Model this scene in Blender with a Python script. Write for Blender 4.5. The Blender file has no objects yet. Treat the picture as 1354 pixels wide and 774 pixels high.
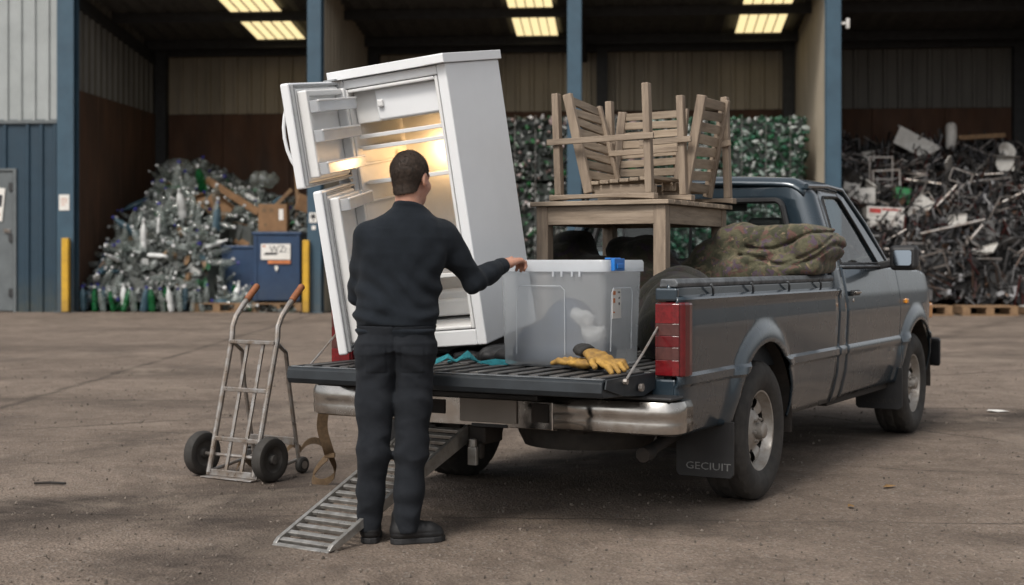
import bpy, bmesh, math, random
import numpy as np
from mathutils import Vector, Matrix, Euler
R = math.radians
random.seed(7)
rng = np.random.default_rng(7)
scene = bpy.context.scene
COL = scene.collection

# ------------------------------------------------------------------ helpers
def newnode(nt, typ, loc=(0, 0), **kw):
    n = nt.nodes.new(typ)
    for k, v in kw.items():
        setattr(n, k, v)
    return n

def mat(name, col, rough=.6, metal=0.0, col2=None, nscale=6.0, namt=.5, bump=0.0, bscale=60.0, spec=.5, coat=0.0,
        dirt=None, rvar=0.0, alpha=1.0, detail=6.0, stretch=None, emit=None, estr=0.0, sss=0.0, sheen=0.0, attr=None, scratch=False):
    """procedural surface: two-tone noise, roughness variation, bump, optional dirt rising from the ground (object z)."""
    m = bpy.data.materials.new(name)
    m.use_nodes = True
    nt = m.node_tree
    b = nt.nodes['Principled BSDF']
    L = nt.links.new
    tc = newnode(nt, 'ShaderNodeTexCoord')
    src = tc.outputs['Object']
    if stretch:
        mp = newnode(nt, 'ShaderNodeMapping')
        mp.inputs['Scale'].default_value = stretch
        L(src, mp.inputs['Vector'])
        src = mp.outputs['Vector']
    n1 = newnode(nt, 'ShaderNodeTexNoise')
    n1.inputs['Scale'].default_value = nscale
    n1.inputs['Detail'].default_value = detail
    n1.inputs['Roughness'].default_value = .62
    L(src, n1.inputs['Vector'])
    c2 = col2 if col2 else tuple(max(0, c * (1 - namt)) for c in col[:3])
    ramp = newnode(nt, 'ShaderNodeValToRGB')
    ramp.color_ramp.elements[0].position = .32
    ramp.color_ramp.elements[1].position = .68
    ramp.color_ramp.elements[0].color = (*c2[:3], 1)
    ramp.color_ramp.elements[1].color = (*col[:3], 1)
    L(n1.outputs['Fac'], ramp.inputs['Fac'])
    out = ramp.outputs['Color']
    if attr:
        at = newnode(nt, 'ShaderNodeAttribute', attribute_name=attr)
        mx = newnode(nt, 'ShaderNodeMix', data_type='RGBA', blend_type='MULTIPLY')
        mx.inputs[0].default_value = 1.0
        L(out, mx.inputs[6]); L(at.outputs['Color'], mx.inputs[7])
        out = mx.outputs[2]
    if dirt:
        dc, z0, z1, amt = dirt
        sp = newnode(nt, 'ShaderNodeSeparateXYZ'); L(tc.outputs['Object'], sp.inputs[0])
        mr = newnode(nt, 'ShaderNodeMapRange')
        mr.inputs[1].default_value = z0; mr.inputs[2].default_value = z1
        mr.inputs[3].default_value = amt; mr.inputs[4].default_value = 0
        L(sp.outputs['Z'], mr.inputs[0])
        n3 = newnode(nt, 'ShaderNodeTexNoise'); n3.inputs['Scale'].default_value = 4; n3.inputs['Detail'].default_value = 3
        L(tc.outputs['Object'], n3.inputs['Vector'])
        mu = newnode(nt, 'ShaderNodeMath', operation='MULTIPLY'); L(mr.outputs[0], mu.inputs[0])
        mu2 = newnode(nt, 'ShaderNodeMath', operation='MULTIPLY_ADD', use_clamp=True)
        mu2.inputs[1].default_value = 1.6; mu2.inputs[2].default_value = -.25
        L(n3.outputs['Fac'], mu2.inputs[0]); L(mu2.outputs[0], mu.inputs[1])
        mx = newnode(nt, 'ShaderNodeMix', data_type='RGBA')
        mx.inputs[7].default_value = (*dc, 1)
        L(mu.outputs[0], mx.inputs[0]); L(out, mx.inputs[6])
        out = mx.outputs[2]
    if scratch:   # fine pale scratches, mostly upright and along the panels
        for sc_, lo_, seedv in (((20, 200, 4), .745, 3.0),):
            mp2 = newnode(nt, 'ShaderNodeMapping'); mp2.inputs['Scale'].default_value = sc_; mp2.inputs['Location'].default_value = (seedv,)*3
            L(tc.outputs['Object'], mp2.inputs[0]); ns = newnode(nt, 'ShaderNodeTexNoise'); ns.inputs['Scale'].default_value = .5; ns.inputs['Detail'].default_value = 1.5; L(mp2.outputs[0], ns.inputs['Vector'])
            mr2 = newnode(nt, 'ShaderNodeMapRange'); mr2.inputs[1].default_value = lo_; mr2.inputs[2].default_value = lo_+.04; mr2.inputs[4].default_value = .5; L(ns.outputs['Fac'], mr2.inputs[0])
            mx2 = newnode(nt, 'ShaderNodeMix', data_type='RGBA'); mx2.inputs[7].default_value = (.20, .21, .22, 1); L(mr2.outputs[0], mx2.inputs[0]); L(out, mx2.inputs[6]); out = mx2.outputs[2]
    L(out, b.inputs['Base Color'])
    b.inputs['Metallic'].default_value = metal
    b.inputs['Specular IOR Level'].default_value = spec
    b.inputs['Coat Weight'].default_value = coat
    b.inputs['Coat Roughness'].default_value = .07
    b.inputs['Alpha'].default_value = alpha
    if sss: b.inputs['Subsurface Weight'].default_value = sss; b.inputs['Subsurface Radius'].default_value = (.01, .004, .002)
    if sheen: b.inputs['Sheen Weight'].default_value = sheen
    if emit:
        b.inputs['Emission Color'].default_value = (*emit, 1); b.inputs['Emission Strength'].default_value = estr
    if rvar:
        n2 = newnode(nt, 'ShaderNodeTexNoise'); n2.inputs['Scale'].default_value = nscale * 2.3; n2.inputs['Detail'].default_value = 7
        L(src, n2.inputs['Vector'])
        mr = newnode(nt, 'ShaderNodeMapRange'); mr.inputs[1].default_value = .3; mr.inputs[2].default_value = .7
        mr.inputs[3].default_value = max(.02, rough - rvar); mr.inputs[4].default_value = min(1, rough + rvar)
        L(n2.outputs['Fac'], mr.inputs[0]); L(mr.outputs[0], b.inputs['Roughness'])
    else:
        b.inputs['Roughness'].default_value = rough
    if bump:
        n4 = newnode(nt, 'ShaderNodeTexNoise'); n4.inputs['Scale'].default_value = bscale; n4.inputs['Detail'].default_value = 6
        L(src, n4.inputs['Vector'])
        bp = newnode(nt, 'ShaderNodeBump'); bp.inputs['Strength'].default_value = bump; bp.inputs['Distance'].default_value = .01
        L(n4.outputs['Fac'], bp.inputs['Height']); L(bp.outputs[0], b.inputs['Normal'])
    return m

def clearmat(name, tint=(1, 1, 1), transp=.8, body=(.8, .85, .88), rough=.1, gl=None, nv=.06):
    """thin clear plastic or glass sheet: transparent, a little body colour, and a Fresnel gloss."""
    m = bpy.data.materials.new(name); m.use_nodes = True
    nt = m.node_tree; nt.nodes.clear(); L = nt.links.new
    o = newnode(nt, 'ShaderNodeOutputMaterial')
    t = newnode(nt, 'ShaderNodeBsdfTransparent'); t.inputs[0].default_value = (*tint, 1)
    d = newnode(nt, 'ShaderNodeBsdfDiffuse'); d.inputs[0].default_value = (*body, 1)
    tl = newnode(nt, 'ShaderNodeBsdfTranslucent'); tl.inputs[0].default_value = (*body, 1)
    g = newnode(nt, 'ShaderNodeBsdfGlossy'); g.inputs['Roughness'].default_value = rough
    m0 = newnode(nt, 'ShaderNodeMixShader'); m0.inputs[0].default_value = .5
    L(d.outputs[0], m0.inputs[1]); L(tl.outputs[0], m0.inputs[2])
    m1 = newnode(nt, 'ShaderNodeMixShader')
    tc = newnode(nt, 'ShaderNodeTexCoord'); n = newnode(nt, 'ShaderNodeTexNoise'); n.inputs['Scale'].default_value = 5; n.inputs['Detail'].default_value = 6
    L(tc.outputs['Object'], n.inputs['Vector'])
    mr = newnode(nt, 'ShaderNodeMapRange'); mr.inputs[1].default_value = .3; mr.inputs[2].default_value = .7
    mr.inputs[3].default_value = 1 - transp - nv; mr.inputs[4].default_value = 1 - transp + nv
    L(n.outputs['Fac'], mr.inputs[0]); L(mr.outputs[0], m1.inputs[0])
    L(t.outputs[0], m1.inputs[1]); L(m0.outputs[0], m1.inputs[2])
    f = newnode(nt, 'ShaderNodeFresnel')
    ge = newnode(nt, 'ShaderNodeNewGeometry'); io = newnode(nt, 'ShaderNodeMapRange'); io.inputs[3].default_value = 1.45; io.inputs[4].default_value = 1/1.45
    L(ge.outputs['Backfacing'], io.inputs[0]); L(io.outputs[0], f.inputs[0])   # a thin sheet reflects alike from both sides
    m2 = newnode(nt, 'ShaderNodeMixShader')
    L(f.outputs[0], m2.inputs[0]); L(m1.outputs[0], m2.inputs[1]); L(g.outputs[0], m2.inputs[2]); L(m2.outputs[0], o.inputs[0])
    return m

class MB:
    """collects shapes into one mesh"""
    def __init__(s): s.v = []; s.f = []; s.mi = []; s.col = []
    def add(s, vs, fs, mi=0, M=None, col=None):
        b = len(s.v)
        if M is not None: vs = [M @ Vector(v) for v in vs]
        s.v += [tuple(v) for v in vs]
        for f in fs:
            s.f.append(tuple(i + b for i in f)); s.mi.append(mi); s.col.append(col)
        return s
    def box(s, a, b, mi=0, M=None, col=None):
        x0, y0, z0 = a; x1, y1, z1 = b
        if x0 > x1: x0, x1 = x1, x0
        if y0 > y1: y0, y1 = y1, y0
        if z0 > z1: z0, z1 = z1, z0
        vs = [(x0,y0,z0),(x1,y0,z0),(x1,y1,z0),(x0,y1,z0),(x0,y0,z1),(x1,y0,z1),(x1,y1,z1),(x0,y1,z1)]
        return s.add(vs, [(0,3,2,1),(4,5,6,7),(0,1,5,4),(1,2,6,5),(2,3,7,6),(3,0,4,7)], mi, M, col)
    def cbox(s, c, d, mi=0, M=None, col=None):
        return s.box([c[i]-d[i]/2 for i in range(3)], [c[i]+d[i]/2 for i in range(3)], mi, M, col)
    def bar(s, p, q, w, h, up=(0,0,1), mi=0, col=None):
        """rectangular bar from p to q: w across, h along up"""
        p = Vector(p); q = Vector(q); d = (q-p); l = d.length; d.normalize()
        u = Vector(up); side = d.cross(u)
        if side.length < 1e-4: u = Vector((0,1,0)); side = d.cross(u)
        side.normalize(); u = side.cross(d)
        M = Matrix(((side.x,d.x,u.x,p.x),(side.y,d.y,u.y,p.y),(side.z,d.z,u.z,p.z),(0,0,0,1)))
        return s.box((-w/2,0,-h/2),(w/2,l,h/2),mi,M,col)
    def tube(s, pts, r, n=10, closed=False, mi=0, caps=True, col=None):
        pts = [Vector(p) for p in pts]; k = len(pts)
        rr = r if isinstance(r, (list, tuple)) else [r]*k
        vs = []; t0 = None; u = None
        for i in range(k):
            a = pts[i-1] if (i or closed) else pts[0]; b = pts[(i+1) % k] if (i < k-1 or closed) else pts[-1]
            t = (b-a).normalized()
            if u is None:
                u = t.orthogonal().normalized()
            else:
                u = (u - t*u.dot(t)); u = u.normalized() if u.length > 1e-6 else t.orthogonal().normalized()
            w = t.cross(u)
            for j in range(n):
                an = 2*math.pi*j/n
                vs.append(pts[i] + (u*math.cos(an)+w*math.sin(an))*rr[i])
        fs = []
        for i in range(k if closed else k-1):
            for j in range(n):
                a = i*n+j; b = i*n+(j+1) % n; c = ((i+1) % k)*n+(j+1) % n; d = ((i+1) % k)*n+j
                fs.append((a,b,c,d))
        if caps and not closed:
            fs.append(tuple(range(n))[::-1]); fs.append(tuple((k-1)*n+j for j in range(n)))
        return s.add(vs, fs, mi, None, col)
    def ribbon(s, pts, wdir, w, th=.003, mi=0):
        """flat strap following pts, w wide along wdir (one vector or one per point)"""
        k = len(pts); vs = []; fs = []
        for i, p in enumerate(pts):
            p = Vector(p); wd = Vector(wdir[i] if isinstance(wdir, list) else wdir).normalized()
            a = Vector(pts[max(i-1,0)]); b = Vector(pts[min(i+1,k-1)]); nn = (b-a).normalized().cross(wd)
            nn = nn.normalized()*th/2 if nn.length > 1e-6 else Vector((0,0,th/2))
            vs += [p-wd*w/2-nn, p+wd*w/2-nn, p+wd*w/2+nn, p-wd*w/2+nn]
        for i in range(k-1):
            for j in range(4):
                fs.append((i*4+j, i*4+(j+1) % 4, (i+1)*4+(j+1) % 4, (i+1)*4+j))
        fs += [(3,2,1,0), tuple((k-1)*4+j for j in range(4))]
        return s.add(vs, fs, mi)
    def lathe(s, prof, n=32, M=None, mi=0, col=None, skip=None, jit=None):
        """profile [(r, z)] turned about z"""
        vs = []; k = len(prof)
        for i, (r, z) in enumerate(prof):
            for j in range(n):
                a = 2*math.pi*j/n
                r2 = r + (jit(i, j) if jit else 0)
                vs.append((r2*math.cos(a), r2*math.sin(a), z))
        fs = []
        for i in range(k-1):
            for j in range(n):
                if skip and skip(i, j): continue
                fs.append((i*n+j, i*n+(j+1) % n, (i+1)*n+(j+1) % n, (i+1)*n+j))
        return s.add(vs, fs, mi, M, col)
    def grid(s, fn, nu, nv, mi=0, skip=None, flip=False, M=None):
        vs = [fn(i/(nu-1), j/(nv-1)) for i in range(nu) for j in range(nv)]
        fs = []
        for i in range(nu-1):
            for j in range(nv-1):
                if skip and skip((i+.5)/(nu-1), (j+.5)/(nv-1)): continue
                f = (i*nv+j, (i+1)*nv+j, (i+1)*nv+j+1, i*nv+j+1)
                fs.append(f[::-1] if flip else f)
        return s.add(vs, fs, mi, M)
    def prism(s, poly, axis, a0, a1, mi=0, M=None, col=None):
        """2D polygon extruded along axis 'x','y','z' from a0 to a1"""
        def P(p, a): return {'x': (a, p[0], p[1]), 'y': (p[0], a, p[1]), 'z': (p[0], p[1], a)}[axis]
        n = len(poly)
        vs = [P(p, a0) for p in poly] + [P(p, a1) for p in poly]
        fs = [tuple(range(n))[::-1], tuple(range(n, 2*n))] + [(i, (i+1) % n, n+(i+1) % n, n+i) for i in range(n)]
        return s.add(vs, fs, mi, M, col)
    def build(s, name, mats, parent=None, smooth=False, bevel=0, solid=0, angle=35, seg=2, fix=True, **props):
        me = bpy.data.meshes.new(name)
        me.from_pydata(s.v, [], s.f); me.update()
        if not isinstance(mats, (list, tuple)): mats = [mats]
        for m in mats: me.materials.append(m)
        me.polygons.foreach_set('material_index', s.mi)
        if any(c is not None for c in s.col):
            ca = me.color_attributes.new('tint', 'FLOAT_COLOR', 'CORNER')
            arr = []
            for p, c in zip(me.polygons, s.col):
                arr += list((*(c or (1,1,1)), 1)) * p.loop_total
            ca.data.foreach_set('color', arr)
        if fix:
            bm = bmesh.new(); bm.from_mesh(me); bmesh.ops.recalc_face_normals(bm, faces=bm.faces); bm.to_mesh(me); bm.free()
        if smooth:
            me.polygons.foreach_set('use_smooth', [True]*len(me.polygons))
            if smooth != 'all': 
                try: me.set_sharp_from_angle(angle=R(angle))
                except Exception: pass
        o = bpy.data.objects.new(name, me); COL.objects.link(o)
        if parent is not None: o.parent = parent
        if solid:
            sm = o.modifiers.new('thickness', 'SOLIDIFY'); sm.thickness = abs(solid); sm.offset = -1 if solid > 0 else 1
        if bevel:
            bv = o.modifiers.new('edges', 'BEVEL'); bv.width = bevel; bv.segments = seg; bv.limit_method = 'ANGLE'; bv.angle_limit = R(40); bv.harden_normals = False
        for k2, v2 in props.items(): o[k2] = v2
        return o

def thing(name, label, cat, M=None, group=None, loc=None):
    o = bpy.data.objects.new(name, None); COL.objects.link(o)
    o.empty_display_size = .1
    if loc is not None: o.location = loc
    if M is not None: o.matrix_world = M
    o['label'] = label; o['category'] = cat
    if group: o['group'] = group
    return o

def copy_tree(o, parent=None):
    c = o.copy(); COL.objects.link(c)
    if parent is not None: c.parent = parent
    for ch in list(o.children): copy_tree(ch, c)
    return c

def frame(origin, xdir, zdir=(0,0,1)):
    x = Vector(xdir).normalized(); z = Vector(zdir); y = z.cross(x).normalized(); z = x.cross(y)
    o = Vector(origin)
    return Matrix(((x.x,y.x,z.x,o.x),(x.y,y.y,z.y,o.y),(x.z,y.z,z.z,o.z),(0,0,0,1)))

def text_mb(mb, txt, size, M, mi=0, depth=.001):
    cu = bpy.data.curves.new('lettering', 'FONT'); cu.body = txt; cu.size = size; cu.extrude = depth; cu.align_x = 'CENTER'; cu.align_y = 'CENTER'
    cu.resolution_u = 2
    o = bpy.data.objects.new('lettering', cu); COL.objects.link(o)
    dg = bpy.context.evaluated_depsgraph_get(); dg.update()
    me = bpy.data.meshes.new_from_object(o.evaluated_get(dg))
    mb.add([v.co for v in me.vertices], [tuple(p.vertices) for p in me.polygons], mi, M)
    bpy.data.objects.remove(o); bpy.data.meshes.remove(me); bpy.data.curves.remove(cu)

# --- signed-distance modelling: blend smooth solids, then surface nets
def smin(a, b, k):
    if k <= 0: return np.minimum(a, b)
    h = np.clip(.5+.5*(b-a)/k, 0, 1)
    return b*(1-h)+a*h-k*h*(1-h)
def cap(p, a, b, ra, rb):
    a = np.asarray(a, float); b = np.asarray(b, float); ab = b-a; t = np.clip(((p-a)@ab)/(ab@ab+1e-12), 0, 1)
    return np.linalg.norm(p-(a+t[:, None]*ab), axis=1)-(ra+(rb-ra)*t)
def chain(p, pts, k=.01):
    d = None
    for (a, ra), (b, rb) in zip(pts[:-1], pts[1:]):
        e = cap(p, a, b, ra, rb); d = e if d is None else smin(d, e, k)
    return d
def ell(p, c, r, Rm=None):
    q = p-np.asarray(c, float)
    if Rm is not None: q = q@np.asarray(Rm)
    r = np.asarray(r, float)
    k0 = np.linalg.norm(q/r, axis=1); k1 = np.linalg.norm(q/(r*r), axis=1)
    return k0*(k0-1)/np.maximum(k1, 1e-9)
def rbox(p, c, h, rad, Rm=None):
    q = p-np.asarray(c, float)
    if Rm is not None: q = q@np.asarray(Rm)
    q = np.abs(q)-np.asarray(h, float)+rad
    return np.linalg.norm(np.maximum(q, 0), axis=1)+np.minimum(q.max(axis=1), 0)-rad
_sd = np.random.default_rng(3)
_dirs = _sd.normal(size=(24, 3)); _dirs /= np.linalg.norm(_dirs, axis=1)[:, None]; _ph = _sd.uniform(0, 6.28, 24)
def wob(p, freq, n=8, off=0):
    s = np.zeros(len(p))
    for i in range(n):
        j = (i+off) % 24
        s += np.sin(p@_dirs[j]*freq*(.7+.09*i)+_ph[j])
    return s/n**.5
def sdf_mesh(fn, lo, hi, h, blk=12):
    lo = np.asarray(lo, float); hi = np.asarray(hi, float)
    n = (np.ceil(((hi-lo)/h)/blk).astype(int)+1)*blk+1
    V = np.full(n, 1.0, np.float32)
    nb = (n-1)//blk
    bi = np.stack(np.meshgrid(*[np.arange(k) for k in nb], indexing='ij'), -1).reshape(-1, 3)
    cen = lo+(bi*blk+blk/2)*h
    dc = fn(cen)
    act = np.abs(dc) < blk*h*1.15+.02
    V_in = bi[dc <= -(blk*h*1.15+.02)]
    for b in V_in: V[b[0]*blk:b[0]*blk+blk+1, b[1]*blk:b[1]*blk+blk+1, b[2]*blk:b[2]*blk+blk+1] = -1
    loc = np.stack(np.meshgrid(*[np.arange(blk+1)]*3, indexing='ij'), -1).reshape(-1, 3)
    bl = bi[act]
    for s0 in range(0, len(bl), 60):
        part = bl[s0:s0+60]
        P = (part[:, None, :]*blk+loc[None]).reshape(-1, 3)
        d = fn(lo+P*h)
        V[P[:, 0], P[:, 1], P[:, 2]] = d
    S = V < 0
    c = np.zeros(np.array(S.shape)-1, np.int8)
    for dx in (0, 1):
        for dy in (0, 1):
            for dz in (0, 1):
                c += S[dx:S.shape[0]-1+dx, dy:S.shape[1]-1+dy, dz:S.shape[2]-1+dz]
    cells = np.argwhere((c > 0) & (c < 8))
    idx = np.full(c.shape, -1, np.int64); idx[tuple(cells.T)] = np.arange(len(cells))
    acc = np.zeros((len(cells), 3)); cnt = np.zeros(len(cells))
    for ax in range(3):
        o1, o2 = [a for a in range(3) if a != ax]
        for i in (0, 1):
            for j in (0, 1):
                A = np.zeros(3, int); A[o1] = i; A[o2] = j; B = A.copy(); B[ax] = 1
                a = V[tuple((cells+A).T)]; b = V[tuple((cells+B).T)]
                m = (a < 0) != (b < 0)
                t = np.where(m, a/np.where(m, a-b, 1), 0)
                p = A+(B-A)*t[:, None]
                acc[m] += p[m]; cnt[m] += 1
    verts = lo+(cells+acc/cnt[:, None])*h
    faces = []
    for ax in range(3):
        o1, o2 = (ax+1) % 3, (ax+2) % 3
        sl0 = [slice(None)]*3; sl1 = [slice(None)]*3
        sl0[ax] = slice(0, -1); sl1[ax] = slice(1, None)
        a = S[tuple(sl0)]; b = S[tuple(sl1)]
        e = np.argwhere(a != b)
        e = e[(e[:, o1] > 0) & (e[:, o2] > 0) & (e[:, o1] < c.shape[o1]) & (e[:, o2] < c.shape[o2])]
        sgn = a[tuple(e.T)]
        def off(i, j):
            q = e.copy(); q[:, o1] -= i; q[:, o2] -= j
            return idx[tuple(q.T)]
        q = np.stack([off(1, 1), off(0, 1), off(0, 0), off(1, 0)], 1)
        q[~sgn] = q[~sgn][:, ::-1]
        faces.append(q)
    faces = np.concatenate(faces)
    return verts, faces
def sdf_obj(name, fn, lo, hi, h, m, parent=None, props=None, shift=None):
    v, f = sdf_mesh(fn, lo, hi, h)
    if shift is not None: v = v-np.asarray(shift)
    me = bpy.data.meshes.new(name)
    me.vertices.add(len(v)); me.vertices.foreach_set('co', v.ravel())
    me.loops.add(f.size); me.loops.foreach_set('vertex_index', f.ravel())
    me.polygons.add(len(f)); me.polygons.foreach_set('loop_start', np.arange(0, f.size, 4)); me.polygons.foreach_set('loop_total', np.full(len(f), 4))
    me.polygons.foreach_set('use_smooth', np.ones(len(f), bool))
    me.update(); me.validate()
    for mm in (m if isinstance(m, (list, tuple)) else [m]): me.materials.append(mm)
    o = bpy.data.objects.new(name, me); COL.objects.link(o)
    if parent is not None: o.parent = parent
    for k, vv in (props or {}).items(): o[k] = vv
    return o

# ------------------------------------------------------------------ camera
HC = 1.27
cam = bpy.data.cameras.new('camera'); camo = bpy.data.objects.new('camera', cam); COL.objects.link(camo)
cam.sensor_width = 36; cam.lens = 49.7; cam.shift_y = -40/1354
cam.clip_end = 2000; cam.clip_start = .05
camo.location = (0, 0, HC); camo.rotation_euler = (R(90), 0, 0)
cam.dof.use_dof = True; cam.dof.focus_distance = 7.1; cam.dof.aperture_fstop = 2.6
scene.camera = camo

# ------------------------------------------------------------------ light
w = bpy.data.worlds.new('World'); scene.world = w; w.use_nodes = True
nt = w.node_tree; bg = nt.nodes['Background']
sky = nt.nodes.new('ShaderNodeTexSky'); sky.sky_type = 'NISHITA'; sky.sun_disc = False
SUN_EL, SUN_AZ = R(48), R(-150)      # sun behind the camera, to its left
sky.sun_elevation = SUN_EL; sky.sun_rotation = SUN_AZ
sky.air_density = 1.0; sky.dust_density = 4.0; sky.ozone_density = 1.0
hs = nt.nodes.new('ShaderNodeHueSaturation'); hs.inputs['Saturation'].default_value = .16
nt.links.new(sky.outputs[0], hs.inputs['Color']); nt.links.new(hs.outputs[0], bg.inputs[0])
bg.inputs[1].default_value = .16
sl = bpy.data.lights.new('sun', 'SUN'); sl.energy = 1.9; sl.angle = R(14); sl.color = (1, .93, .84)
so = bpy.data.objects.new('sun', sl); COL.objects.link(so)
sd = Vector((math.sin(SUN_AZ)*math.cos(SUN_EL), math.cos(SUN_AZ)*math.cos(SUN_EL), math.sin(SUN_EL)))
so.rotation_euler = sd.to_track_quat('Z', 'Y').to_euler(); so.location = (0, 0, 12)
scene.view_settings.view_transform = 'Standard'; scene.view_settings.look = 'None'; scene.view_settings.exposure = 0; scene.view_settings.gamma = 1
scene.cycles.use_denoising = True
scene.cycles.max_bounces = 8; scene.cycles.transparent_max_bounces = 16; scene.cycles.caustics_reflective = False; scene.cycles.caustics_refractive = False

# ------------------------------------------------------------------ materials
M_ = {}
M_['paint'] = mat('truck_paint', (.024,.041,.056), .28, .2, col2=(.019,.033,.046), nscale=1.5, coat=.8, rvar=.04, detail=3, dirt=((.075,.070,.065), .35, .75, .14), scratch=True)
M_['paint_dk'] = mat('truck_inner_paint', (.022,.028,.034), .55, .1, rvar=.1, bump=.05, bscale=40)
M_['rail'] = mat('worn_rail', (.16,.17,.18), .55, .2, col2=(.06,.065,.07), nscale=14, rvar=.15, bump=.08, bscale=90)
M_['liner'] = mat('bed_liner', (.035,.035,.036), .5, .1, col2=(.10,.095,.09), nscale=22, rvar=.15, bump=.12, bscale=120, stretch=(1,.25,1))
M_['blackplastic'] = mat('black_plastic', (.018,.018,.019), .5, namt=.3, rvar=.12, bump=.05, bscale=150)
M_['chassis'] = mat('chassis_black', (.012,.011,.010), .8, col2=(.03,.022,.017), nscale=10)
M_['rubber'] = mat('tyre_rubber', (.020,.019,.018), .78, col2=(.042,.037,.032), nscale=9, rvar=.1, bump=.1, bscale=120)
M_['steelrim'] = mat('wheel_steel', (.50,.48,.45), .45, .55, col2=(.30,.26,.22), nscale=12, rvar=.15, bump=.05, bscale=60)
M_['chrome'] = mat('bumper_chrome', (.60,.58,.55), .2, 1.0, col2=(.42,.39,.36), nscale=7, rvar=.1, bump=.02, bscale=12)
M_['red'] = mat('red_lens', (.12,.007,.010), .18, namt=.35, coat=.6, nscale=30)
M_['redbright'] = mat('bright_red_lens', (.19,.007,.011), .2, namt=.5, coat=.7, nscale=40)
M_['clearlens'] = mat('clear_lens', (.095,.034,.030), .25, col2=(.06,.022,.02), nscale=30, coat=.25)
M_['amber'] = mat('amber_lens', (.75,.28,.02), .2, coat=.5, namt=.2)
M_['glass'] = clearmat('window_glass', (.80,.86,.85), .93, (.10,.12,.12), .03)
M_['mirror'] = mat('mirror_glass', (.20,.23,.26), .06, 1.0, namt=.05)
M_['plate'] = mat('blank_plate', (.26,.23,.20), .5, namt=.12, rvar=.1)
M_['whitetext'] = mat('flap_lettering', (.22,.22,.215), .6, namt=.4, nscale=60)
M_['white'] = mat('fridge_white', (.82,.835,.85), .34, namt=.035, rvar=.05, dirt=((.50,.46,.41), -.05, .35, .18))
M_['white2'] = mat('fridge_liner', (.78,.78,.77), .45, namt=.06, rvar=.1)
M_['gasket'] = mat('grey_gasket', (.30,.31,.32), .6, namt=.2)
M_['clearwhite'] = clearmat('clear_bin_plastic', (.95,.97,1), .42, (.78,.79,.8), .15)
M_['wood'] = mat('weathered_wood', (.32,.25,.185), .75, col2=(.16,.12,.088), nscale=26, rvar=.1, bump=.35, bscale=70, stretch=(1,1,.12))
M_['woodx'] = mat('weathered_wood_slats', (.36,.285,.215), .75, col2=(.19,.145,.105), nscale=26, rvar=.1, bump=.35, bscale=70, stretch=(.12,1,1))
M_['woody'] = mat('weathered_wood_sideways', (.34,.27,.20), .75, col2=(.17,.13,.095), nscale=26, rvar=.1, bump=.35, bscale=70, stretch=(1,.12,1))
M_['steel'] = mat('worn_steel_tube', (.46,.45,.44), .38, .8, col2=(.30,.24,.19), nscale=16, rvar=.15, bump=.08, bscale=60)
M_['alu'] = mat('ramp_aluminium', (.48,.47,.45), .42, .8, col2=(.30,.28,.25), nscale=18, rvar=.15, bump=.08, bscale=80)
M_['grip'] = mat('brown_grip', (.30,.105,.04), .6, namt=.4, nscale=30, bump=.1)
M_['strap'] = mat('webbing_strap', (.17,.11,.06), .85, col2=(.10,.065,.036), nscale=40, bump=.3, bscale=300)
M_['teal'] = mat('teal_strap', (.02,.25,.29), .8, col2=(.012,.14,.17), nscale=40, bump=.3, bscale=300)
M_['blueclip'] = mat('blue_clip', (.012,.17,.55), .35, namt=.2)
M_['boxplastic'] = clearmat('storage_box_plastic', (.97,.985,.99), .69, (.90,.93,.96), .2, nv=.015)
M_['lidplastic'] = clearmat('storage_lid_plastic', (.95,.97,1), .30, (.82,.85,.88), .25)
M_['paper'] = mat('paper_sticker', (.72,.70,.66), .7, namt=.1)
M_['ink'] = mat('dark_ink', (.03,.03,.035), .7)
M_['orangeink'] = mat('orange_ink', (.65,.22,.08), .7)
M_['skin'] = mat('skin', (.50,.27,.19), .5, col2=(.42,.20,.14), nscale=25, sss=.1, bump=.05, bscale=250)
M_['hair'] = mat('dark_hair', (.046,.028,.018), .75, col2=(.020,.013,.009), nscale=60, bump=.25, bscale=400)
M_['sweater'] = mat('charcoal_knit', (.016,.020,.026), .95, col2=(.011,.014,.018), nscale=12, bump=.35, bscale=420, sheen=.04, spec=.15)
M_['jeans'] = mat('dark_denim', (.020,.0225,.027), .9, col2=(.012,.014,.0175), nscale=14, bump=.3, bscale=500, spec=.15, sheen=.02)
M_['shoe'] = mat('black_shoe', (.012,.012,.013), .6, bump=.15, bscale=150)
M_['sole'] = mat('shoe_sole', (.022,.022,.023), .75, bump=.1)
M_['navy'] = mat('navy_cloth', (.012,.030,.062), .9, bump=.2, bscale=120)
M_['whitefilm'] = clearmat('crumpled_white_film', (.9,.9,.9), .45, (.80,.79,.77), .2, nv=.15)
M_['glove'] = mat('yellow_leather', (.47,.27,.055), .75, col2=(.15,.085,.03), nscale=18, bump=.3, bscale=160)
M_['glovedark'] = mat('glove_black_cuff', (.03,.028,.026), .8, bump=.3, bscale=200)
M_['column'] = mat('column_blue', (.034,.078,.115), .55, col2=(.025,.058,.088), nscale=2.5, rvar=.1, dirt=((.08,.075,.06), 0, 1.4, .8))
M_['blueclad'] = mat('blue_cladding', (.009,.034,.058), .55, col2=(.007,.027,.046), nscale=1.5, rvar=.1, dirt=((.055,.06,.045), 0, 1.0, .9))
M_['whiteclad'] = mat('white_cladding', (.34,.36,.36), .5, col2=(.27,.29,.285), nscale=1.3, rvar=.1)
M_['beigeclad'] = mat('beige_cladding', (.33,.285,.22), .7, col2=(.23,.20,.15), nscale=1.2, stretch=(1,1,.3))
M_['greyclad'] = mat('grey_lining', (.15,.145,.13), .7, col2=(.10,.095,.085), nscale=1.2, stretch=(1,1,.3))
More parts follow.
